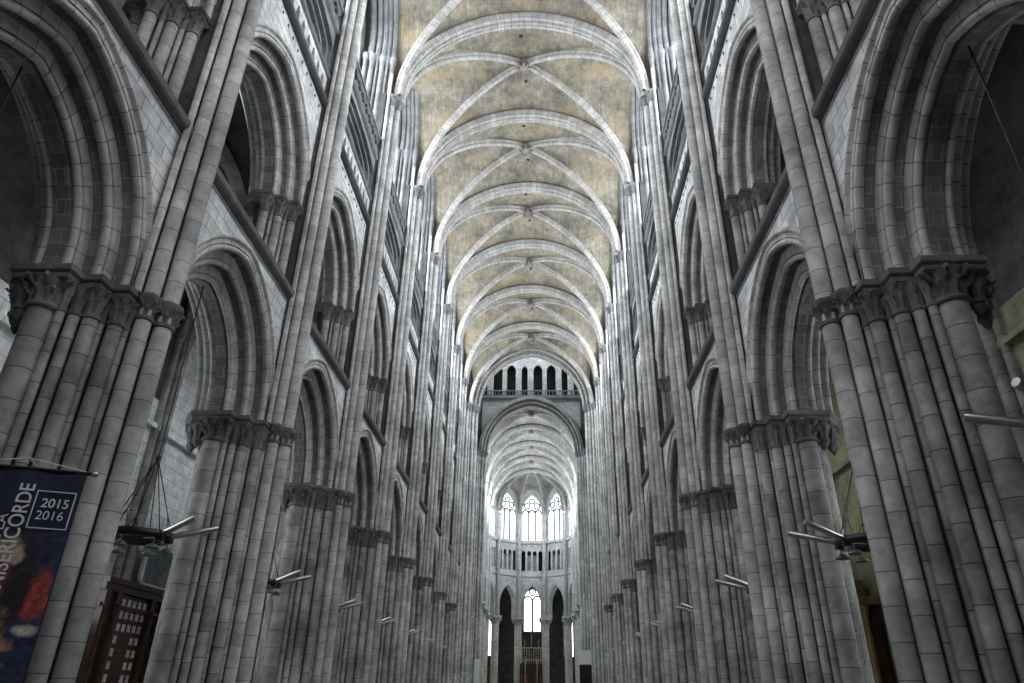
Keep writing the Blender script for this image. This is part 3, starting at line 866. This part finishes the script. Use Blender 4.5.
for sg in (-1, 1):
    for yy in (YX0+3.4, YX0+9.6):
        g = MB(); g.poly([(sg*7.25, yy+v, z) for v, z in lancet(0, 1.6, 36, 41, 1, 7)]); g.build('lantern_glass', M_GLASS['choir'], lw_, smooth=False)
# west face wall around the crossing arch (closes the nave end over the vault)
m = arch_wall('x', YX0, 6.0, 6.7, -7.5, 7.5, 33, 'wall'); o = struct(m.build('wall_crossing', M['web'], None, smooth=False)); o.location.x = XC[0]
# transepts
for sx, rz, sn in SIDES:
    m = MB()
    xo = sx*22
    m.box(min(xo, xo+sx*.3), max(xo, xo+sx*.3), YX0, YX1, 0, 30)
    for yy in (YX0-.15, YX1+.15): m.box(min(sx*8.2, xo), max(sx*8.2, xo), yy-.15, yy+.15, 0, 30)
    m.box(min(sx*7.4, xo), max(sx*7.4, xo), YX0, YX1, 30, 30.3)
    o = struct(m.build('wall_transept_' + sn, M['aisle'], None, smooth=False))
    g = MB(); g.poly([(xo - sx*.05, 64.2 + v, z) for v, z in lancet(0, 4, 8, 20, 1.5, 8)]); g.build('transept_glass', M_GLASS['aisle'], o, smooth=False)

# ------------------------------------------------------------------ choir
def cxo(y): return -.25 - .012*(y - YX1)*1.0
NCB = 4; CB = 6.0; YCE = YX1 + NCB*CB   # choir straight bays end
CX = 6.0
def choir_bay_mesh(w2, ct, two=True):
    """choir elevation for a bay of half width w2; plane at x=0, +x inwards"""
    m = MB()
    s = w2*.74
    hole = lancet(0, s, 0.0, 11.1, s*.9, 9)
    plate(m, -w2, w2, 0, 16.3, [(p[0], max(p[1], .02)) for p in hole], 0, -.9, c=(0, 6))
    # arch rolls
    return m
def make_choir_bay(L, name, glass='apse'):
    w2 = L/2; root = None
    m = MB(); s = w2 - .55
    apex = 15.2; sti = 1.5 if L < 5 else 0; e = max(.3, ((apex-11.1-sti)**2 - s*s)/(2*s))      # rise^2 = (s+e)^2-e^2
    P = [(v, z) for v, z in arc_pts(s, e, 10, 11.1, sti)]
    for (u, fl) in ((0, False), (-.9, True)):
        m.grid([[(u, v, z) for v, z in P], [(u, v, 16.4) for v, z in P]], [[p for p in P], [(v, 16.4) for v, z in P]], flip=not fl)
        for sg in (-1, 1):
            q = [(u, sg*s, 10.9), (u, sg*w2, 10.9), (u, sg*w2, 16.4), (u, sg*s, 16.4)]
            if (sg > 0) == fl: q = q[::-1]
            m.poly(q)
    m.grid([[(0, v, z) for v, z in P], [(-.9, v, z) for v, z in P]], [[(0, i*.3) for i in range(len(P))], [(.9, i*.3) for i in range(len(P))]])
    m.box(-.9, .0, -w2, w2, 16.3, 16.5); m.box(-.9, 0, -w2, w2, 20.9, 21.15)
    # clerestory wall with window hole
    ws = w2 - .42; wt = 28.0; zs = 25.4; e2 = ((wt-zs)**2 - ws*ws)/(2*ws) if (wt-zs) > ws else .3
    wh = lancet(0, ws, 21.4, zs, max(.2, e2), 9)
    plate(m, -w2, w2, 21.15, 29.6, wh, -.25, -.6)
    root = m.build(name, M['apse'], None, smooth=False); struct(root)
    # arch mouldings
    r = MB()
    for ds, u, rr in ((.02, .02, .09), (.22, .03, .07), (.10, -.2, .08)):
        r.tube([(u, v*(s+ds)/s, 11.1+(z-11.1)*(1+ds/4.1)) for v, z in P], rr, 7)
    r.build('arch_moulding', M['apse'], root)
    # strings
    q = MB(); q.box(-.1, .16, -w2, w2, 16.35, 16.6); q.build('string_course', M['apse'], root, smooth=False)
    q = MB(); q.box(-.1, .16, -w2, w2, 20.9, 21.2); q.build('window_sill', M['apse'], root, smooth=False)
    # triforium: blind arcade of small lancets before a dark passage
    t = MB(); n = max(4, int(L/.95)); c = (L-.5)/n
    for k in range(n):
        v0 = -(L-.5)/2 + k*c
        plate(t, v0, v0+c, 16.6, 20.9, lancet(v0+c/2, c*.34, 17.2, 19.6, c*.12, 5), -.12, -.38)
    for sg in (-1, 1): t.box(-.38, -.12, min(sg*w2, sg*(w2-.25)), max(sg*w2, sg*(w2-.25)), 16.6, 20.9)
    t.build('triforium', M['apse'], root, smooth=False)
    t = MB()
    for k in range(n):
        v0 = -(L-.5)/2 + k*c + c/2
        if k in (0, n-1): continue
        t.box(-.36, -.3, v0-c*.36, v0+c*.36, 17.0, 19.3)
    t.build('blind_panel', M['clere'], root, smooth=False)
    t = MB(); t.box(-.95, -.85, -w2, w2, 16.4, 21); t.build('passage_wall', M['dark'], root, smooth=False)  # near-black sheet paints the shade behind the lancets
    # tracery
    t = MB(); nl = 3
    lw = ws/nl
    for k in range(1, nl): t.box(-.50, -.38, -ws+2*lw*k-.11, -ws+2*lw*k+.11, 21.4, 25.8)
    for k in range(nl):
        cx = -ws + lw*(2*k+1); t.tube([(-.44, cx+v, z) for v, z in arc_pts(lw, lw*.3, 6, 25.2)], .12, 5)
    for cx, cz, rr in ((-.5*ws, 26.4, .28*ws), (.5*ws, 26.4, .28*ws), (0, 27.1, .25*ws)):
        t.tube([(-.44, cx+rr*cos(2*pi*i/16), cz+rr*sin(2*pi*i/16)) for i in range(17)], .12, 5)
    for z in (22.6, 23.8, 25.0): t.box(-.46, -.43, -ws, ws, z-.03, z+.03)
    t.build('window_tracery', M['clere'], root, smooth=False)
    g = MB(); g.poly([(-.55, v, z) for v, z in lancet(0, ws+.03, 21.35, zs, max(.2, e2), 9)]); g.build('window_glass', M_GLASS[glass], root, smooth=False)
    return root
cb = Proto(make_choir_bay(CB, 'wall_choir', 'choir'))
for k in range(NCB):
    y = YX1 + CB*(k+.5)
    for sx, rz, sn in SIDES:
        o = cb.put((sx*CX + cxo(y), y, 0), rz); o.name = 'wall_choir_' + sn
def make_choir_column(shafts=True):
    root = empty('choir_column')
    m = MB(); r = .50
    m.lathe(0, 0, [(r*1.5, 0), (r*1.5, .5), (r*1.25, .7), (r*1.1, .85), (r, .95), (r, 10.0)], n=24); m.build('column_shaft', M['cream'], root)
    q = capital_mb(0, 0, r, 10.0, .8, 1.45, 40, 10); q.prism(ccw([(.85*cos(pi/8+pi*i/4), .85*sin(pi/8+pi*i/4)) for i in range(8)]), 10.75, 11.05); q.build('capital', M['apse'], root)
    for v in (-.13, .13, 0):
        s = MB(); s.lathe(.42 if v else .55, v, [(.10, 11.0), (.10, 24.2), (.18, 24.6), (.18, 24.7)], n=10); s.build('vault_shaft', M['apse'], root)
    return root
cc = Proto(make_choir_column())
for k in range(1, NCB+1):
    y = YX1 + CB*k
    for sx, rz, sn in SIDES:
        cc.put((sx*CX + cxo(y) , y, 0), rz, 'round choir column with vault shafts, %s on the %s beyond the crossing' % (ORD[k] if k > 1 else 'first', sn), 'column', 'round choir columns')
cvb = Proto(make_vault_bay(CB, mat='webg')); cvc = Proto(make_cross(CB)); cvt = Proto(make_transverse())
for k in range(NCB):
    y = YX1 + CB*(k+.5)
    cvb.put((cxo(y), y, 0))
    cvc.put((cxo(y), y, 0), 0, 'crossed ribs of the choir vault, %s bay behind the crossing' % (ORD[k] if k else 'first'), 'vault rib', 'crossed ribs of the choir vault')
    cvt.put((cxo(y), y + CB/2, 0), 0, 'transverse arch of the choir vault, %s one behind the crossing' % (ORD[k] if k else 'first'), 'arch', 'transverse arches of the choir vault')
# apse
AXC, AYC, AR = cxo(YCE), YCE, CX
angs = [pi/2 + math.radians(a) for a in (-90, -54, -18, 18, 54, 90)]
vert = [(AXC + AR*cos(a), AYC + AR*sin(a)) for a in angs]
FL = 2*AR*sin(math.radians(18))
ab = Proto(make_choir_bay(FL, 'wall_apse'))
fr = AR*cos(math.radians(18))
for i in range(5):
    a = (angs[i]+angs[i+1])/2
    o = ab.put((AXC + fr*cos(a), AYC + fr*sin(a), 0), a + pi)
for i in range(1, 5):
    a = angs[i]
    cc.put((AXC + AR*cos(a), AYC + AR*sin(a), 0), a + pi, 'round apse column behind the altar, %s from the right' % (['', 'first', 'second', 'third', 'fourth'][i]), 'column', 'columns of the apse')
w = MB()
def rz_(t): return fz(HX*t) + .25
for i in range(5):
    p, q = vert[i], vert[i+1]
    rows = []; uvs = []
    for j in range(13):
        t = j/12*1.04; row = []; uu = []
        for k in range(17):
            a = -1 + k/8
            wx, wy = p[0] + (q[0]-p[0])*(a+1)/2, p[1] + (q[1]-p[1])*(a+1)/2
            x, y = AXC + (wx-AXC)*t, AYC + (wy-AYC)*t
            rib = rz_(min(1, t)); crown = rz_(0) - 1.4*t*t
            h = sqrt(max(0, 1 - abs(a)**2.2))
            row.append((x, y, rib + (crown-rib)*h + .12)); uu.append((x, y))
        rows.append(row); uvs.append(uu)
    w.grid(rows, uvs)
o = struct(w.build('ceiling_apse', M['webg'], None, ang=18))
ribs = empty('apse_ribs'); tag(ribs, 'fan of ribs in the apse vault meeting at a boss over the altar', 'vault rib')
for i in range(6):
    a = angs[i]; path = []
    for j in range(17):
        t = 1 - j/16; path.append((AXC + AR*.95*t*cos(a), AYC + AR*.95*t*sin(a), rz_(t) + .05))
    m = MB(); rib_sweep(m, path, (-sin(a), cos(a), 0), dprof(.13)); m.build('rib', M['rib'], ribs)
k = MB(); k.lathe(AXC, AYC, [(.35, ZCR+.3), (.38, ZCR), (.2, ZCR-.25), (.05, ZCR-.3)], n=16); k.build('keystone', M['boss'], ribs)
# ambulatory wall with chapel windows
m = MB(); AM = 13.0
nseg = 16; rows = [[], []]; 
rows = [[(AXC + AM*cos(pi*i/nseg), AYC + AM*.95*sin(pi*i/nseg), z) for i in range(nseg+1)] for z in (0, 18)]
m.grid(rows, [[(2.5*i, z) for i in range(nseg+1)] for z in (0, 18)], flip=True)
for sg in (-1, 1): m.box(min(AXC+sg*AM, AXC+sg*(AM+.3)), max(AXC+sg*AM, AXC+sg*(AM+.3)), YX1, YCE, 0, 18)
struct(m.build('wall_ambulatory', M['aisle'], None, smooth=False))
c = MB()
rows = [[(AXC + r*cos(pi*i/nseg), AYC + r*sin(pi*i/nseg), 16.3) for i in range(nseg+1)] for r in (6.4, AM+.2)]
c.grid(rows, [[(2*i, r) for i in range(nseg+1)] for r in (0, 6)])
for sg in (-1, 1): c.box(min(AXC+sg*6.6, AXC+sg*13.2), max(AXC+sg*6.6, AXC+sg*13.2), YX1, YCE, 16.3, 16.5)
struct(c.build('ceiling_ambulatory', M['aisle'], None, smooth=False))
def chapel_window(name, ang, R, hw, z0, zs, e):
    m = MB()
    g = empty(name, (AXC + R*cos(ang), AYC + R*.95*sin(ang), 0), ang + pi); struct(g)
    q = MB(); q.poly([(0, v, z) for v, z in lancet(0, hw, z0, zs, e, 8)]); q.build('window_glass', M_GLASS['apse'], g, smooth=False)
    q = MB()
    P = [(.05, v, z) for v, z in lancet(0, hw, z0, zs, e, 8)]; q.tube(P, .16, 6)
    q.box(0, .16, -.13, .13, z0, zs+.2)
    for sg in (-1, 1): q.tube([(.06, sg*hw/2+v, z) for v, z in arc_pts(hw/2, .15, 5, zs-.2)], .12, 5)
    q.tube([(.06, hw*.33*cos(2*pi*i/14), zs+hw*.85+hw*.33*sin(2*pi*i/14)) for i in range(15)], .11, 5)
    q.build('window_tracery', M['clere'], g, smooth=False)
for i, (a, hw) in enumerate(((90, 1.35), (116, .8), (66, .8), (140, 1.0), (40, 1.0), (157, 1.0), (23, 1.0))):
    chapel_window('window_%d' % (i+1), math.radians(a), AM-.15, hw, 9.8 if i == 0 else 6.5, 14.0 if i == 0 else 12.0, hw*.4)

# ------------------------------------------------------------------ high altar
alt = empty('high_altar', (AXC+.0, 95.5, 0)); tag(alt, 'dark high altar with a gilded openwork retable at the far end of the choir', 'altar')
q = MB(); q.box(-1.8, 1.8, -.7, .7, 0, 1.6); q.box(-2.0, 2.0, -.8, .8, 1.6, 1.75); q.build('altar_table', M['wood'], alt, smooth=False)
q = MB(); q.box(-1.55, 1.55, .35, .5, 1.75, 5.2); q.build('retable_panel', M['wood'], alt, smooth=False)
for x in (-1.5, -.75, .75, 1.5):
    q = MB(); q.lathe(x, .2, [(.12, 1.75), (.12, 1.95), (.07, 2.1), (.07, 4.9), (.13, 5.2), (.13, 5.3), (.03, 5.7), (.01, 6.3)], n=10); q.build('retable_column', M['gold'], alt)
q = MB(); q.tube([(0, .1, 5.0), (0, .1, 7.0)], .07, 8); q.tube([(-1.1, .1, 6.1), (1.1, .1, 6.1)], .07, 8); q.build('crucifix', M['wood'], alt)
q = MB(); q.lathe(0, -.02, [(.02, 5.1), (.07, 5.5), (.1, 5.9), (.08, 6.05), (.06, 6.15), (.08, 6.28), (.02, 6.4)], n=8); q.tube([(-.75, -.02, 6.2), (0, -.02, 6.0), (.75, -.02, 6.2)], .045, 6); q.build('carved_figure', M['gilt'], alt)
for i, x in enumerate((-1.2, -.5, .5, 1.2)):
    q = MB(); q.lathe(x, -.3, [(.14, 1.75), (.04, 1.95), (.03, 3.0), (.09, 3.1), (.03, 3.12), (.03, 3.9), (.0, 3.95)], n=8); q.build('candlestick', M['gilt'], alt)
gs = empty('gilded_screen', (AXC, 97.8, 0)); tag(gs, 'pale gilded chapel screen standing behind the high altar cross', 'screen')
q = MB()
for i in range(11): q.box(-1.5+.30*i-.045, -1.5+.30*i+.045, -.05, .05, 0, 7.2 + (.9 if i in (2, 8) else 0) + (1.6 if i == 5 else 0))
q.box(-1.5, 1.5, -.07, .07, 5.6, 5.75); q.box(-1.5, 1.5, -.07, .07, 7.05, 7.2)
q.build('screen_frame', M['gold'], gs, smooth=False)
# white sign boards on the crossing piers
for (x, y, z, w_, h_, sn) in ((4.1, 57.0, 3.75, .9, .95, 'right'), (-4.1, 57.0, 1.9, .4, 2.1, 'left')):
    s = empty('notice_board', (x, y, 0)); tag(s, 'white notice board on a dark stand at the foot of the %s crossing pier' % sn, 'board')
    q = MB(); q.box(-w_/2, w_/2, -.03, .03, z, z+h_); q.build('board', M['white'], s, smooth=False)
    q = MB(); q.box(-.45, .45, .0, .3, 0, z-.05); q.build('stand', M['iron'], s, smooth=False)

# ------------------------------------------------------------------ banner on the nearest left pier
def text_mesh(body, size, font_extrude=.0, bold=0):
    cu = bpy.data.curves.new('t', 'FONT'); cu.body = body; cu.size = size; cu.extrude = .0008; cu.offset = bold; cu.align_x = 'LEFT'
    ob = bpy.data.objects.new('t', cu); COL.objects.link(ob)
    dg = bpy.context.evaluated_depsgraph_get(); me = bpy.data.meshes.new_from_object(ob.evaluated_get(dg))
    bpy.data.objects.remove(ob); return me
BL = (-6.03, 7.60); BR = (-4.79, 8.05)       # rod ends: left edge runs out of the picture
bang = atan2(BR[1]-BL[1], BR[0]-BL[0])
BW = 1.62; BH = 3.1; BZ = 3.93
ban = empty('exhibition_banner', (BR[0], BR[1], 0), bang)
tag(ban, 'navy blue cloth banner with white lettering hung from a rod on the left pier', 'banner')
q = MB(); nx = 20
rows = [[(-BW + BW*i/nx, .012*sin(i*.9+j*.2), BZ - BH*j/12) for i in range(nx+1)] for j in range(13)]
q.grid(rows, None); q.build('cloth', M['navy'], ban)
q = MB(); q.tube([(-BW-.1, 0, BZ+.02), (.05, 0, BZ+.02)], .022, 8); q.build('rod', M['iron'], ban)
q = MB(); q.lathe(0, 0, [(0.0, -.05), (.03, -.03), (.038, 0), (.03, .03), (0, .05)], n=10, cap=False); o = q.build('finial', M['steel'], ban); o.location = (.08, 0, BZ+.02); o.rotation_euler = (0, pi/2, 0)
q = MB(); q.tube([(-BW*.8, 0, BZ+.04), (-BW*.42, .05, BZ+.16), (-.02, 0, BZ+.04)], .008, 6); q.tube([(-BW*.42, .05, BZ+.16), (-BW*.42, .5, BZ+.12)], .012, 6); q.build('hanging_cord', M['lett'], ban)
def put_text(nm, body, size, x, z, rot, mat, dep=-.022, bold=0, sx=1):
    me = text_mesh(body, size, bold=bold); me.materials.clear(); me.materials.append(M[mat])
    o = bpy.data.objects.new(nm, me); COL.objects.link(o); o.parent = ban
    o.rotation_mode = 'XYZ'; o.rotation_euler = (pi/2, 0, 0)
    from mathutils import Matrix
    o.matrix_local = Matrix.Translation((x, dep, z)) @ Matrix.Rotation(pi/2, 4, 'X') @ Matrix.Rotation(rot, 4, 'Z') @ Matrix.Diagonal((sx, 1, 1, 1))
    return o
put_text('lettering', 'MISÉRICORDE', .225, -.50, BZ-1.37, pi/2, 'lett', bold=.003, dep=-.03, sx=.86)
put_text('lettering', 'DE LA', .165, -.675, BZ-.98, pi/2, 'lett', dep=-.03)
put_text('year_lettering', '2015',   .150, -.385, BZ-.43, 0, 'lett', bold=.002, dep=-.03, sx=1.0)
put_text('year_lettering', '2016', .150, -.405, BZ-.575, 0, 'lett', bold=.0, dep=-.03, sx=1.0)
fr_ = MB(); X0, X1, Z0_, Z1_ = -.46, -.04, BZ-.68, BZ-.235
for (a, b, c, d) in ((X0, X1, Z0_, Z0_+.012), (X0, X1, Z1_-.012, Z1_), (X0, X0+.012, Z0_, Z1_), (X1-.012, X1, Z0_, Z1_)): fr_.box(a, b, -.032, -.022, c, d)
fr_.build('frame_line', M['lett'], ban, smooth=False)
# soft draped shapes printed on the cloth (a plain stand-in for the printed painting)
def picture_print():
    m, nt, bs = nodes('printed_drapery'); N = nt.nodes.new; L = nt.links.new
    tc = N('ShaderNodeTexCoord'); nz = N('ShaderNodeTexNoise'); nz.inputs['Scale'].default_value = 7; nz.inputs['Detail'].default_value = 5
    L(tc.outputs['Object'], nz.inputs['Vector'])
    nb = N('ShaderNodeTexNoise'); nb.inputs['Scale'].default_value = 16; nb.inputs['Detail'].default_value = 4
    L(tc.outputs['Object'], nb.inputs['Vector'])
    cur = None
    for (cx, cz, rx, rz_2, colr) in ((-.62, -1.25, .55, .75, (.03, .022, .03)), (-.72, -1.20, .26, .26, (.26, .05, .035)), (-.12, -1.42, .15, .32, (.30, .055, .04)),
            (-.55, -.93, .17, .15, (.33, .25, .18)), (-.47, -1.00, .10, .10, (.42, .32, .24)), (-.36, -1.40, .15, .24, (.02, .018, .025)), (-.70, -2.05, .42, .52, (.26, .17, .10)),
            (-.84, -1.78, .18, .2, (.36, .26, .17)), (-.52, -2.3, .18, .2, (.08, .05, .04)), (-.14, -1.78, .16, .07, (.42, .40, .38)), (-.36, -1.93, .15, .10, (.40, .22, .15)), (-.60, -1.52, .16, .2, (.16, .10, .07))):
        mp = N('ShaderNodeMapping'); mp.vector_type = 'TEXTURE'; mp.inputs['Location'].default_value = (cx, 0, BZ+cz); mp.inputs['Scale'].default_value = (rx, 1, rz_2)
        L(tc.outputs['Object'], mp.inputs['Vector'])
        ln = N('ShaderNodeVectorMath'); ln.operation = 'LENGTH'; L(mp.outputs[0], ln.inputs[0])
        ad = N('ShaderNodeMath'); ad.operation = 'MULTIPLY_ADD'; L(nz.outputs['Fac'], ad.inputs[0]); ad.inputs[1].default_value = 1.3; L(ln.outputs['Value'], ad.inputs[2])
        mr = N('ShaderNodeMapRange'); mr.inputs['From Min'].default_value = 1.72; mr.inputs['From Max'].default_value = 1.25; L(ad.outputs[0], mr.inputs['Value'])
        mx = N('ShaderNodeMix'); mx.data_type = 'RGBA'; L(mr.outputs[0], mx.inputs['Factor'])
        if cur is None: mx.inputs['A'].default_value = (.026, .032, .075, 1)
        else: L(cur, mx.inputs['A'])
        mx.inputs['B'].default_value = (*colr, 1); cur = mx.outputs['Result']
    sc = N('ShaderNodeMapRange'); sc.inputs['From Min'].default_value = .3; sc.inputs['From Max'].default_value = .7; sc.inputs['To Min'].default_value = .8; sc.inputs['To Max'].default_value = 2.1
    L(nb.outputs['Fac'], sc.inputs['Value']); vm = N('ShaderNodeVectorMath'); vm.operation = 'SCALE'; L(cur, vm.inputs[0]); L(sc.outputs[0], vm.inputs['Scale'])
    L(vm.outputs[0], bs.inputs['Base Color']); bs.inputs['Roughness'].default_value = .85
    return m
M['print'] = picture_print()
q = MB(); q.grid([[(-BW+.01 + (BW-.02)*i/nx, -.016 + .012*sin(i*.9+j*.2), BZ-.70 - (BH-.72)*j/12) for i in range(nx+1)] for j in range(13)], None)
q.build('printed_picture', M['print'], ban)
# ------------------------------------------------------------------ oak chapel screen and picture in the left aisle
scr = empty('chapel_screen', (-11.9, 23.7, 0)); tag(scr, 'dark red-brown carved oak chapel screen beyond the nearest left arch', 'screen')
q = MB(); q.box(-.15, .15, -3.4, 2.6, 4.15, 4.35); q.box(-.12, .22, -3.4, 2.6, 4.35, 4.5); q.box(-.1, .1, -3.4, 2.6, 3.7, 3.8); q.build('cornice', M['wood'], scr, smooth=False)
for v in (-3.2, -2.6, -.6, .3, 2.4):
    q = MB(); q.box(-.12, .16, v-.11, v+.11, 0, 4.2); q.lathe(.16, v, [(.09, .5), (.06, .7), (.06, 3.6), (.11, 3.8)], n=10); q.build('post', M['wood'], scr, smooth=False)
M['backlit'] = plain('painted_backlit_glass', (.9,.78,.8), .6, 0, .4, 6)  # pale pink colour stands in for stained glass lit from behind
for (v0, v1) in ((-2.5, -.7), (.4, 2.3)):
    q = MB(); nn = 6; c = (v1-v0)/nn
    for a in range(nn):
        for b_ in range(11):
            zz = .3 + .345*b_
            big = 2 <= a <= 3 and 3 <= b_ <= 7
            plate(q, v0+c*a, v0+c*(a+1), zz, zz+.345, foil(v0+c*(a+.5), zz+.17, .02 if big else .15, 4, 24, pi/4), .03, .01)
    q.build('carved_panel', M['wood'], scr, smooth=False)
    q = MB(); q.box(-.05, .005, v0, v1, .3, 4.1); q.build('panel_glass', M['backlit'], scr, smooth=False)
pic = empty('framed_picture', (-11.9, 24.0, 0)); tag(pic, 'framed grey-blue picture standing on top of the oak chapel screen', 'picture')
q = MB(); q.box(-.05, .0, -1.75, 1.35, 4.55, 5.75); q.build('picture_face', M['picture'], pic, smooth=False)
q = MB()
for (a, b, c, d) in ((-1.85, 1.45, 4.5, 4.6), (-1.85, 1.45, 5.7, 5.8), (-1.85, -1.72, 4.5, 5.8), (1.3, 1.45, 4.5, 5.8)): q.box(-.06, .05, a, b, c, d)
q.build('picture_frame', M['white'], pic, smooth=False)
# gilded retable in the right aisle
ret = empty('gilded_retable', (12.0, 26.2, 0)); tag(ret, 'gilded wooden retable with a slim column beside the right aisle wall', 'retable')
q = MB(); q.box(-.5, .2, -1.3, 1.5, 0, 1.2); q.build('plinth', M['wood'], ret, smooth=False)
q = MB(); q.box(-.1, .15, -1.1, 1.3, 1.2, 4.6); q.build('back_panel', M['wood'], ret, smooth=False)
for v in (-1.0, -.7, .9, 1.2):
    q = MB(); q.lathe(-.25, v, [(.14, 1.2), (.14, 1.4), (.09, 1.5), (.1, 2.6), (.085, 4.1), (.15, 4.4), (.16, 4.5)], n=12); q.build('column', M['gilt'], ret)
q = MB(); q.box(-.5, .15, -1.3, 1.5, 4.5, 4.75); q.box(-.4, .1, -.5, .7, 4.75, 5.4); q.build('entablature', M['gilt'], ret, smooth=False)

# ------------------------------------------------------------------ world, camera, view
wd = bpy.data.worlds.new('World'); SC.world = wd; wd.use_nodes = True
bg = wd.node_tree.nodes['Background']; bg.inputs['Color'].default_value = (.75, .85, 1, 1); bg.inputs['Strength'].default_value = .6

cam = bpy.data.cameras.new('camera'); co = bpy.data.objects.new('camera', cam); COL.objects.link(co)
cam.sensor_width = 36; cam.lens = 683.41/1024*36; cam.clip_start = .05; cam.clip_end = 400
from mathutils import Matrix, Vector
a, b, c = [math.radians(x) for x in (27.349, 2.69, 1.001)]
F = Vector((-sin(b)*cos(a), cos(b)*cos(a), sin(a))); R = Vector((cos(b), sin(b), 0)); U = R.cross(F)
R2 = R*cos(c) + U*sin(c); U2 = -R*sin(c) + U*cos(c)
mt = Matrix.Identity(4)
for i in range(3): mt[i][0] = R2[i]; mt[i][1] = U2[i]; mt[i][2] = -F[i]
mt[0][3], mt[1][3], mt[2][3] = .813, 0, 1.6
co.matrix_world = mt
SC.camera = co
vs = SC.view_settings; vs.view_transform = 'Standard'; vs.look = 'None'; vs.gamma = 1; vs.use_curve_mapping = False; vs.exposure = 0.25
SC.cycles.use_denoising = True
SC.cycles.max_bounces = 10; SC.cycles.diffuse_bounces = 6; SC.cycles.sample_clamp_indirect = 6
